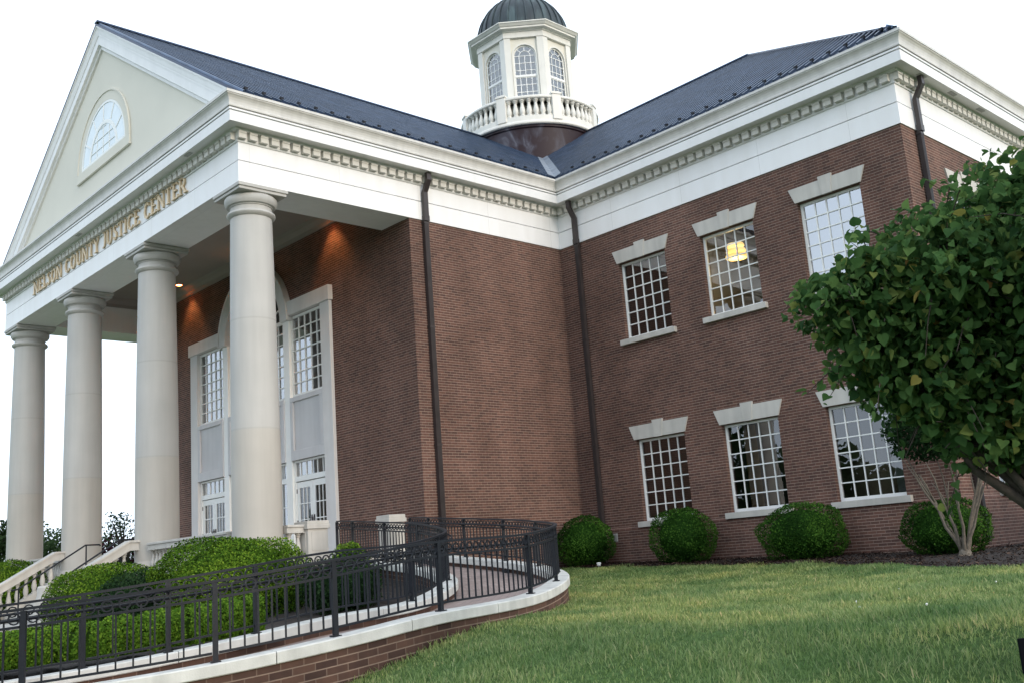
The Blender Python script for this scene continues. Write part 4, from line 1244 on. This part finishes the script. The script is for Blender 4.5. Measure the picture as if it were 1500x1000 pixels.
# planting bed inside the curve
m = MB(); ss = np.arange(-11, LEN, .2); rows = []
for s in ss:
    p = ramp_xy(s, RP['w'] + .08); z = ramp_z(s) - .30
    qx = .05 if p[1] > -.1 else -3.5
    rows.append([(p[0] + (qx - p[0]) * t, p[1], z + .05 * random.random() * (0 < t < 1)) for t in np.linspace(0, 1, 24)])
for a, b in zip(rows[:-1], rows[1:]):
    for k in range(23): m.face([a[k], a[k + 1], b[k + 1], b[k]])
tag(m.build("planting_bed", M['mulch'], smooth=True), kind="structure")
def bed_z(y):
    ys = [ramp_xy(s, RP['w'])[1] for s in np.arange(-11, LEN, .1)]; zs_ = [ramp_z(s) - .30 for s in np.arange(-11, LEN, .1)]
    return float(np.interp(y, ys, zs_))
# lamp recessed in the inner face of the curved wall
sl_ = closest_s((5.0, 2.95), 0); p = ramp_xy(sl_, .14); hd = ramp_xy(sl_ + .05, .14) - ramp_xy(sl_ - .05, .14); zc = ramp_z(sl_) - .22
wl = thing("wall_light", "small black louvred light set into the inside of the curved ramp wall", "light", (p[0], p[1], zc - .08))
ang = math.atan2(hd[1], hd[0])
m = MB(); m.box(-.13, .13, -.01, .03, 0, .16)
for k in range(4): m.box(-.11, .11, .028, .045, .02 + k * .035, .032 + k * .035)
o = m.build("louvre", M['iron'], wl, local=True); o.rotation_euler = (0, 0, ang)

# ---------------------------------------------------------------- plants
rng = np.random.default_rng(11)
def leaf_shape(kind):
    if kind == 'oval':
        v = np.array([(0, 0, 0), (.5, .32, .06), (1, 0, -.04), (.5, -.32, .06)], float); return v, [(0, 1, 2), (0, 2, 3)]
    if kind == 'heart':
        half = [(0, 0), (-.09, .20), (.02, .40), (.22, .51), (.48, .46), (.74, .27)]
        L = [(x, y, abs(y) * .28) for x, y in half[1:]]; L = [(x, y, z - .25 * x * x) for x, y, z in L]; v = [(0, 0, 0)] + L + [(1, 0, -.3)] + [(x, -y, z) for x, y, z in L]
        return np.array(v, float), [(0, 1, 2), (0, 2, 3), (0, 3, 4), (0, 4, 5), (0, 5, 6), (0, 6, 11), (0, 11, 10), (0, 10, 9), (0, 9, 8), (0, 8, 7)]
    if kind == 'blade':
        v = np.array([(0, -.5, 0), (0, .5, 0), (.45, .42, .05), (.45, -.42, .05), (1, 0, .35)], float); return v, [(0, 1, 2), (0, 2, 3), (3, 2, 4)]
def place_leaves(P, N, U, size, kind):
    """P positions, N normals, U growth directions (not nec. orthogonal)"""
    v, f = leaf_shape(kind)
    U = U - N * (U * N).sum(1, keepdims=True); U /= np.linalg.norm(U, axis=1, keepdims=True) + 1e-9
    S_ = np.cross(N, U)
    s = size[:, None, None]
    V = P[:, None] + s * (v[None, :, 0:1] * U[:, None] + v[None, :, 1:2] * S_[:, None] + v[None, :, 2:3] * N[:, None])
    return V, f
def unit(n):
    d = rng.normal(size=(n, 3)); return d / np.linalg.norm(d, axis=1, keepdims=True)
def core_sphere(c, r, nu=20, nv=12, bump=.06, sq=1.0):
    v = []; f = []
    for j in range(nv + 1):
        ph = -math.pi / 2 + math.pi * j / nv
        for i in range(nu):
            th = 2 * math.pi * i / nu; k = 1 + bump * math.sin(3 * th + j) * math.cos(2 * ph + i)
            v.append((c[0] + r[0] * k * math.cos(ph) * math.cos(th), c[1] + r[1] * k * math.cos(ph) * math.sin(th), c[2] + r[2] * k * math.sin(ph)))
    for j in range(nv):
        for i in range(nu):
            a, b = j * nu + i, j * nu + (i + 1) % nu
            f += [(a, b, b + nu), (a, b + nu, a + nu)]
    return np.array(v), f
def wobble(d, seed, amp):
    r = np.random.default_rng(seed); out = np.zeros(len(d))
    for k in range(9):
        w = r.normal(size=3) * (2.2 + 1.1 * k ** .8); out += np.sin(d @ w + r.uniform(0, 6.28)) / (1.4 + .35 * k)
    return 1 + amp * out / 2.2
def mound(name, label, cat, c, r, n, size, mat, group=None, boxy=2.0, seed=1, flat=.0, loose=.10, amp=.07):
    """clipped shrub: leaves scattered through the outer shell of a lumpy super-ellipsoid"""
    c, r = np.array(c), np.array(r)
    gz = c[2] - r[2]
    t = thing(name, label, cat, (c[0], c[1], gz), group)
    d = unit(n)
    q = (np.abs(d) ** boxy).sum(1) ** (-1 / boxy)
    rad = q * wobble(d, seed, amp)
    dep = 1 - np.abs(rng.normal(0, loose, n)) + .02
    P = c + d * r * (rad * dep)[:, None]
    N = d / r; N /= np.linalg.norm(N, axis=1, keepdims=True)
    N = N + .85 * unit(n); N /= np.linalg.norm(N, axis=1, keepdims=True)
    U = d * .6 + np.array([0, 0, .5]) + .8 * unit(n)
    keep = P[:, 2] > gz + .01
    P, N, U = P[keep], N[keep], U[keep]
    sz = size * rng.uniform(.7, 1.3, len(P))
    V, f = place_leaves(P, N, U, sz, 'oval')
    # new growth is paler at the tips of the shoots; individual sprigs differ
    rn = np.clip(rng.normal(.5, .26, len(P)) + 1.2 * (wobble(P * .9, seed + 5, .35) - 1), 0, 1)
    np_obj("foliage", V, f, mat, t, rn, core_sphere(c, r * .80 * (2 ** .5 / 2 ** (1 / boxy)) ** .5))
    m = MB(); m.tube([(c[0], c[1], gz - .12), (c[0] + .03, c[1], gz + r[2])], [.05, .04], 8); m.build("stem", M['bark'], t)
    return t
BX = "clipped round shrubs along the wing wall"
mound("boxwood_shrub", "small round clipped boxwood in the inner corner beside the dark downspout", "shrub", (.90, 9.42, .60), (.78, .70, .65), 9000, .045, M['boxwood'], BX, 2.3, 1, loose=.055, amp=.12)
mound("boxwood_shrub", "round clipped boxwood under the lower window nearest the inner corner", "shrub", (4.14, 9.45, .54), (.74, .68, .68), 10000, .045, M['boxwood'], BX, 2.3, 2, loose=.055, amp=.12)
mound("boxwood_shrub", "widest clipped boxwood, below and between the second and third lower windows", "shrub", (7.50, 9.33, .37), (.90, .84, .63), 12000, .045, M['boxwood'], BX, 2.4, 3, loose=.055, amp=.12)
mound("boxwood_shrub", "clipped boxwood at the wing corner behind the bare-stemmed shrub", "shrub", (10.72, 9.25, .26), (.80, .75, .58), 9000, .045, M['boxwood'], BX, 2.3, 4, loose=.055, amp=.12)
mound("dark_shrub", "tall dark shrub in shade beyond the wing corner", "shrub", (13.6, 12.2, .75), (1.2, 1.6, .95), 8000, .07, M['darkleaf'], None, 2.2, 5)
# planting around the portico
mound("yew_mound", "largest bright green clipped mound in front of the rightmost column", "shrub", (1.75, -1.25, .22), (1.42, 1.35, .86), 46000, .046, M['yew'], None, 2.6, 6, loose=.12, amp=.14)
mound("yew_mound", "low bright green mound beside the stairs", "shrub", (-1.75, -2.25, .01), (1.22, 1.1, .80), 30000, .044, M['yew'], None, 2.4, 7, amp=.09)
mound("dark_shrub", "loose dark green shrub between the two bright mounds", "shrub", (.0, -2.3, -.08), (.85, .8, .70), 8000, .06, M['darkleaf'], None, 2.1, 8, amp=.14, loose=.16)
mound("yew_mound", "bright green mound on the far side of the stairs at the left edge", "shrub", (-12.9, -.65, .45), (1.15, .9, .85), 12000, .06, M['yew'], None, 2.4, 9, amp=.09)
mound("holly_shrub", "dark green loose shrub in the mulch inside the ramp curve", "shrub", (4.6, -.7, bed_z(-.7) + .40), (.78, .72, .50), 8000, .05, M['darkleaf'], None, 2.0, 10, amp=.16, loose=.2)
mound("young_shrub", "small bright shrub close to the portico pedestals", "shrub", (2.62, .85, bed_z(.85) + .50), (.40, .40, .50), 4000, .05, M['yew'], None, 2.0, 12, amp=.14, loose=.18)
# long low hedge that follows the inner ramp wall
def low_hedge():
    t = thing("low_hedge", "long low bright green hedge behind the ramp railing", "hedge", (4.9, -4.6, -1.0))
    ctrl = np.array([(6.35, -3.3), (6.1, -4.2), (5.5, -5.3), (4.2, -6.4), (2.4, -7.5), (.2, -8.6)])
    tt = np.linspace(0, len(ctrl) - 1, 60); cx = np.interp(tt, np.arange(len(ctrl)), ctrl[:, 0]); cy = np.interp(tt, np.arange(len(ctrl)), ctrl[:, 1])
    n = 60000; a = rng.uniform(0, 59, n); i = a.astype(int); fr = a - i
    X = cx[i] * (1 - fr) + cx[i + 1] * fr; Y = cy[i] * (1 - fr) + cy[i + 1] * fr
    dx, dy = cx[i + 1] - cx[i], cy[i + 1] - cy[i]; L = np.hypot(dx, dy); nx, ny = dy / L, -dx / L
    th = rng.uniform(-.35, math.pi + .35, n); q = (np.abs(np.cos(th)) ** 3 + np.abs(np.sin(th)) ** 3) ** (-1 / 3)
    dep = (1 - np.abs(rng.normal(0, .1, n))) * (1 + .06 * np.sin(a * 1.3) + .05 * np.sin(a * 3.1 + th * 3)) * q
    o, hz = np.cos(th) * .52 * dep, np.sin(th) * .36 * dep
    bz = np.interp(Y, [-9, -3.3], [-1.05, -.55])
    P = np.stack([X + nx * o, Y + ny * o, bz + .28 + hz], 1)
    N = np.stack([nx * np.cos(th), ny * np.cos(th), np.sin(th)], 1) + .55 * unit(n); N /= np.linalg.norm(N, axis=1, keepdims=True)
    V, f = place_leaves(P, N, np.array([0, 0, .7]) + .8 * unit(n), .042 * rng.uniform(.7, 1.3, n), 'oval')
    m = MB(); ev = []; ef = []
    K = 10
    for k in range(60):
        j = min(k, 58); dx_, dy_ = cx[j + 1] - cx[j], cy[j + 1] - cy[j]; l_ = math.hypot(dx_, dy_); b_ = np.interp(cy[k], [-9, -3.3], [-1.05, -.55])
        for q_ in range(K):
            w_ = -.3 + (math.pi + .6) * q_ / (K - 1); ev.append((cx[k] + dy_ / l_ * .42 * math.cos(w_), cy[k] - dx_ / l_ * .42 * math.cos(w_), b_ + .24 + .30 * math.sin(w_)))
    for k in range(59):
        for q_ in range(K - 1): a_ = k * K + q_; ef += [(a_, a_ + 1, a_ + 1 + K), (a_, a_ + 1 + K, a_ + K)]
    np_obj("foliage", V, f, M['yew'], t, np.clip(rng.normal(.5, .2, n), 0, 1), (np.array(ev), ef))
low_hedge()

# bare-stemmed shrub trained like a vase, dark leaves on top
vs = thing("vase_shrub", "bare pale stems fanning up like a vase in the mulch by the wing corner", "shrub", (11.3, 8.6, -.30))
m = MB(); rs = random.Random(3)
for k in range(11):
    a = 2 * math.pi * k / 11 + rs.uniform(-.2, .2); sp = rs.uniform(.35, 1.25); hgt = rs.uniform(1.7, 2.3)
    pts = []; x = 11.3; y = 8.6
    for i in range(7):
        t = i / 6; b = t ** 1.15
        pts.append((x + math.cos(a) * sp * b + rs.uniform(-.03, .03), y + math.sin(a) * sp * .7 * b + rs.uniform(-.03, .03), -.36 + hgt * t))
    m.tube(pts, [.042, .032, .026, .021, .016, .012, .007], 6)
    if k % 2 == 0:
        p = Vector(pts[3]); q = p + Vector((math.cos(a + .9) * .3, math.sin(a + .9) * .25, .55)); m.tube([p, (p + q) / 2 + Vector((0, 0, .05)), q], [.018, .014, .008], 6)
m.lathe([(.17, -.42), (.15, -.28), (.10, -.14), (.04, -.06)], 11.3, 8.6, 10)
m.build("stems", M['cane'], vs, smooth=True)
n = 12000; d = unit(n); P = np.array((11.35, 8.6, 2.2)) + d * np.array((1.25, .9, .66)) * (wobble(d, 21, .14) * (1 - np.abs(rng.normal(0, .25, n))))[:, None]
V, f = place_leaves(P, unit(n), unit(n) + np.array([0, 0, -.6]), .07 * rng.uniform(.6, 1.3, n), 'oval')
np_obj("foliage", V, f, M['darkleaf'], vs, np.clip(rng.normal(.4, .2, n), 0, 1))

# redbud with heart-shaped leaves close to the camera
rb = thing("redbud_tree", "leafy redbud tree with heart shaped leaves at the right edge of the lawn", "tree", (17.33, -3.45, -.62))
CR = np.array((17.38, -3.64, 1.83)); LAT = np.array((.679, .734, 0)); DEP = np.array((-.734, .679, 0))
clumps = [(-1.24, .1, .02, .30), (-.98, .0, .02, .38), (-.92, .15, -.30, .42), (-.62, -.1, .17, .50), (-.62, .2, -.42, .50), (-.3, 0, -.05, .55), (-.18, .1, .34, .48), (-.2, .35, -.55, .52), (.15, -.35, -.45, .6), (.22, .2, .62, .46), (.2, .5, .12, .62),
          (.45, -.2, .25, .65), (.75, .1, .78, .55), (.8, .3, -.3, .8), (1.2, -.1, .25, .75), (1.1, .5, .6, .7), (1.55, .1, -.2, .6), (.1, .9, -.1, .65), (.8, -.7, .0, .7), (.1, -.75, .1, .55), (-.68, .1, -.62, .34), (-.36, .1, -.80, .40), (.05, 0, -.78, .40), (.55, .1, -.8, .5), (1.0, .2, -.8, .55), (-.15, .1, -.92, .36), (.2, .0, -1.02, .38), (.6, .1, -1.05, .42)]
Ps = []; Ns = []; shoots = []
rs = random.Random(15)
for (a, b, z, r) in clumps:
    k = int(1500 * r ** 1.7 / .36); d = unit(k)
    rr = r * np.cbrt(rng.uniform(.05, 1, k)) * wobble(d, int(a * 100) + 400, .30)
    c0 = CR + LAT * a + DEP * b + np.array((0, 0, z))
    Ps.append(c0 + d * rr[:, None] * np.array((1, 1, .85))); Ns.append(d)
    for j in range(10 if z > -.45 else 3):                                  # shoots that break the outline
        dd = np.array((rs.gauss(0, 1), rs.gauss(0, 1), rs.gauss(.25, .9))); dd /= np.linalg.norm(dd)
        L = r * rs.uniform(.5, .85); st = c0 + dd * r * .7; k = int(L / .028)
        t = np.linspace(0, 1, k); droop = np.array((0, 0, -.12)) * (t ** 2)[:, None]
        shoots.append((st, st + dd * L * .5 + np.array((0, 0, -.03)), st + dd * L + np.array((0, 0, -.12))))
        sd_ = unit(k)
        Ps.append(st + dd * (t * L)[:, None] + droop + sd_ * .035); Ns.append(sd_ * .8 + dd * .4)
P = np.vstack(Ps); N = np.vstack(Ns); n = len(P)
D0 = N.copy()
N = N * .5 + np.array((0, 0, .5)) + 1.0 * unit(n); N /= np.linalg.norm(N, axis=1, keepdims=True)
U = D0 * .5 + np.array((0, 0, -.8)) + .8 * unit(n)
sz = .063 * rng.uniform(.45, 1.35, n)
V, f = place_leaves(P, N, U, sz, 'heart')
np_obj("crown", V, f, M['redbud'], rb, np.where(rng.uniform(0, 1, n) > .985, rng.uniform(.84, 1, n), np.clip(rng.normal(.46, .24, n), 0, .84)))
m = MB(); base = Vector((17.33, -3.45, -.85)); rs = random.Random(5)
fork = Vector((17.31, -3.5, .17))
m.tube([base, base + Vector((.02, .0, .35)), fork - Vector((0, 0, .25)), fork], [.12, .085, .075, .072], 10)
for (a, b, z, r) in clumps:
    end = Vector(CR + LAT * a + DEP * b + np.array((0, 0, z)))
    mid = fork.lerp(end, .45) + Vector((rs.uniform(-.1, .1), rs.uniform(-.1, .1), -.12 if a < 0 else .05))
    m.tube([fork, fork.lerp(mid, .5) + Vector((0, 0, .03)), mid, mid.lerp(end, .55), end], [.05, .04, .03, .018, .006], 7)
    for k in range(5):
        q = mid.lerp(end, rs.uniform(.3, 1)); d = Vector((rs.gauss(0, 1), rs.gauss(0, 1), rs.gauss(.2, .8))).normalized() * r * .9
        m.tube([q, q + d * .5 + Vector((0, 0, .03)), q + d], [.009, .006, .003], 5)
for q in shoots: m.tube([Vector(v_) for v_ in q], [.005, .004, .002], 4, cap=False)
m.build("trunk", M['bark'], rb, smooth=True)

# trees far behind the portico on the left
def far_tree(name, label, x, y, zb, h, r, n, size, mat, seed, airy=.3, group="trees far behind the portico"):
    t = thing(name, label, "tree", (x, y, zb), group); rs = np.random.default_rng(seed); rp = random.Random(seed)
    m = MB(); m.tube([(x, y, zb - .3), (x + .1, y, zb + h * .3), (x, y, zb + h * .75)], [h * .035, h * .025, h * .008], 8)
    cl = []
    for k in range(16):
        a = rp.uniform(0, 6.28); q = rp.uniform(.1, .85) * r; z = zb + h * rp.uniform(.28, .92); q *= 1.1 - .7 * abs((z - zb) / h - .5)
        e = (x + q * math.cos(a), y + q * math.sin(a), z); cl.append((e, r * rp.uniform(.25, .5)))
        m.tube([(x, y, zb + (z - zb) * .5), ((x + e[0]) / 2, (y + e[1]) / 2, zb + (z - zb) * .85), e], [h * .012, h * .008, h * .003], 5)
    m.build("trunk", M['bark'], t)
    Ps = []
    for e, rr in cl:
        k = n // 16; d = rs.normal(size=(k, 3)); d /= np.linalg.norm(d, axis=1, keepdims=True)
        Ps.append(np.array(e) + d * rr * np.cbrt(rs.uniform(airy, 1, k))[:, None])
    P = np.vstack(Ps); V, f = place_leaves(P, unit(len(P)), unit(len(P)), size * rs.uniform(.6, 1.3, len(P)), 'oval')
    np_obj("crown", V, f, mat, t, np.clip(rs.normal(.5, .2, len(P)), 0, 1))
far_tree("leafy_tree", "dense green tree cut by the left edge, beyond the leftmost column", -34.5, 4.2, -1.5, 6.6, 2.6, 9000, .22, M['farleaf'], 31)
far_tree("leafy_tree", "light green round tree seen between the two leftmost columns", -50.7, 13.2, -1.5, 5.9, 2.6, 6000, .22, M['farleaf'], 32)
far_tree("leafy_tree", "grey green tree seen just right of the second column from the left", -46.5, 14.5, -1.5, 5.6, 2.6, 7000, .22, M['farleaf'], 33)
far_tree("sparse_tree", "dark sparse twiggy tree against the sky left of the third column", -25.6, 7.9, -1.2, 5.0, 1.3, 900, .13, M['darkleaf'], 34, airy=.1)
far_tree("purple_shrub", "low purple leaved shrub behind the stair balustrade", -28.5, 9.0, -1.2, 3.6, 2.2, 7000, .16, M['plumleaf'], 35, group=None)
# wood across the street behind the camera, seen only as a reflection in the glass
n = 60000; a = rng.uniform(-2.9, .4, n); rr = rng.uniform(55, 70, n); hh = rng.uniform(0, 1, n) * (5.5 + 11 * np.exp(-((a + 2.50) / .12) ** 2) + 3.2 * np.exp(-((a + 2.28) / .09) ** 2) + 1.0 * np.sin(a * 9 + 1) + 1.3 * np.sin(a * 37))
P = np.stack([15 + rr * np.cos(a), -5 + rr * np.sin(a), -2 + hh], 1); V, f = place_leaves(P, unit(n), unit(n), 1.0 * rng.uniform(.5, 1.4, n), 'oval')
tag(np_obj("far_wood", V, f, M['farleaf'], None, np.clip(rng.normal(.5, .2, n), 0, 1)), "far off wood across the street mirrored in the window panes", "wood", kind="stuff")

# grass
def grass():
    n = 620000
    x = rng.uniform(.5, 21.5, n); y = rng.uniform(-9.5, 9.5, n)
    cx_, cy_ = 19.768, -10.723
    dx, dy = x - cx_, y - cy_
    fw = -dx * .723 + dy * .691; lt = dx * .691 + dy * .723
    vis = (fw > 3) & (lt > -.30 * fw - 1.5) & (lt < .56 * fw + 1.0)
    me_ = np.array([np.interp(v_, MX, MYE) for v_ in x]) + .07 * np.sin(x * 3.1) + .04 * np.sin(x * 7.7)
    vis &= y < me_ + .06
    # outside the ramp wall
    ss = np.arange(-11, LEN, .1); OX = np.array([ramp_xy(s, -.125) for s in ss])
    lim = np.interp(y, OX[:112, 1], OX[:112, 0], left=99, right=-99)
    arc = OX[OX[:, 1] > -3.2]; o_ = np.argsort(arc[:, 1]); lim2 = np.interp(y, arc[o_, 1], arc[o_, 0], right=-99)
    lim = np.where(y > -3.2, lim2, lim)
    vis &= x > lim + .01
    x, y = x[vis], y[vis]; n = len(x)
    z = gz_np(x, y) - .005
    P = np.stack([x, y, z], 1); dist = np.hypot(x - cx_, y - cy_)
    clump = np.sin(x * 2.3 + 1.7 * np.sin(y * 1.9)) * np.sin(y * 2.7 + 1.3 * np.sin(x * 2.1))
    hgt = rng.uniform(.03, .10, n) * (1 + .5 * clump) * (1 + .3 * (rng.uniform(0, 1, n) > .97))
    wd = rng.uniform(.005, .0115, n) * np.clip(dist / 9, .9, 2.0)
    az = rng.uniform(0, 2 * np.pi, n); lean = rng.uniform(.15, .95, n)
    U = np.stack([np.cos(az) * lean, np.sin(az) * lean, np.ones(n)], 1); U /= np.linalg.norm(U, axis=1, keepdims=True)
    S_ = np.stack([-np.sin(az + rng.normal(0, .5, n)), np.cos(az), np.zeros(n)], 1)
    curl = np.stack([np.cos(az), np.sin(az), -.5 * np.ones(n)], 1)
    b0, b1 = P - S_ * wd[:, None] / 2, P + S_ * wd[:, None] / 2
    mid = P + U * (hgt * .6)[:, None]; tip = P + U * hgt[:, None] + curl * (hgt * .25 * lean)[:, None]
    V = np.stack([b0, b1, mid + S_ * (wd * .4)[:, None], mid - S_ * (wd * .4)[:, None], tip], 1)
    rn = np.clip(rng.normal(.45, .30, n) + .14 * clump, 0, .92); rn = np.where(rng.uniform(0, 1, n) > .98, rng.uniform(.92, 1, n), rn)
    tag(np_obj("grass", V, [(0, 1, 2), (0, 2, 3), (3, 2, 4)], M['blade'], None, rn), "green lawn grass sloping up to the brick wing", "grass", kind="stuff")
grass()
# white clover heads in the lawn
fm = MB().lathe([(.003, 0), (.003, .03), (.009, .033), (.013, .042), (.009, .05), (.0, .054)], 0, 0, 8); cf = None
for (x, y) in ((13.79, -.04), (14.27, -.85), (13.46, 1.61), (14.35, 2.37), (14.98, -.84)):
    if cf is None: cf = fm.build("clover_flower", M['plastic'], smooth=True); o = cf
    else: o = cf.copy(); COL.objects.link(o)
    o.location = (x, y, ground_z(x, y)); tag(o, "tiny white clover flower head in the lawn grass on the right", "flower", "clover flowers in the lawn")

n = 16000; X = rng.uniform(.2, 16, n); t_ = rng.uniform(0, 1, n); Y0 = np.array([mulch_edge(v_) for v_ in X]); Y1 = np.where(X < 10.7, 10.3, 13.5)
Y = Y0 - .08 + (Y1 - Y0) * t_ ** 1.3; Z = gz_np(X, Y) + .045 + rng.uniform(0, .03, n)
Nn = np.array([0, 0, 1.0]) + .6 * unit(n); Nn /= np.linalg.norm(Nn, axis=1, keepdims=True)
V, f = place_leaves(np.stack([X, Y, Z], 1), Nn, unit(n), .075 * rng.uniform(.4, 1.4, n), 'oval'); V[:, 1::2] = V[:, [0]] * .55 + V[:, 1::2] * .45
tag(np_obj("mulch_chips", V, f, leaf_mat("bark_chips", [(0, (.014, .009, .008)), (.6, (.035, .022, .017)), (1, (.14, .09, .065))], 0.0, .9), None, rng.uniform(0, 1, n) ** 1.6), "loose dark bark chips over the bed below the wing", "mulch", kind="stuff")
# small white cap on a drain pipe at the foot of the downspout
pc = thing("drain_cap", "small white plastic drain cap in the mulch beside the corner boxwood", "drain cap", (1.62, 9.1, .0))
m = MB(); m.lathe([(.05, -.10), (.05, .03), (.06, .03), (.06, .055), (.045, .065), (.0, .07)], 1.62, 9.1, 16); m.build("cap", M['plastic'], pc, smooth=40)
# black yard sign at the right edge
ys = thing("yard_sign", "small black sign standing in the grass at the lower right edge", "sign", (17.05, -3.6, -.75))
m = MB(); a = Vector((16.945, -3.705, 0)); b = a + Vector((.20, .28, 0)); nrm = Vector((.28, -.20, 0)).normalized()
q = [a, b, b - nrm * .02, a - nrm * .02]
m.hexa([(v_.x, v_.y, -.64) for v_ in q], [(v_.x, v_.y, -.42) for v_ in q]); m.build("panel", M['sign'], ys, bevel=.004)
m = MB()
for p in (a.lerp(b, .2), a.lerp(b, .8)): m.tube([(p.x, p.y, -.9), (p.x, p.y, -.63)], .008, 6)
m.build("stake", M['iron'], ys)
m = MB()
for i, (s0, s1, z) in enumerate(((.28, .62, -.47), (.24, .44, -.505), (.3, .7, -.55), (.34, .66, -.59))):
    p, q_ = a.lerp(b, s0) + nrm * .002, a.lerp(b, s1) + nrm * .002
    m.bar((p.x, p.y, z), (q_.x, q_.y, z), .006, .018)
m.build("marking", M['vent'], ys)
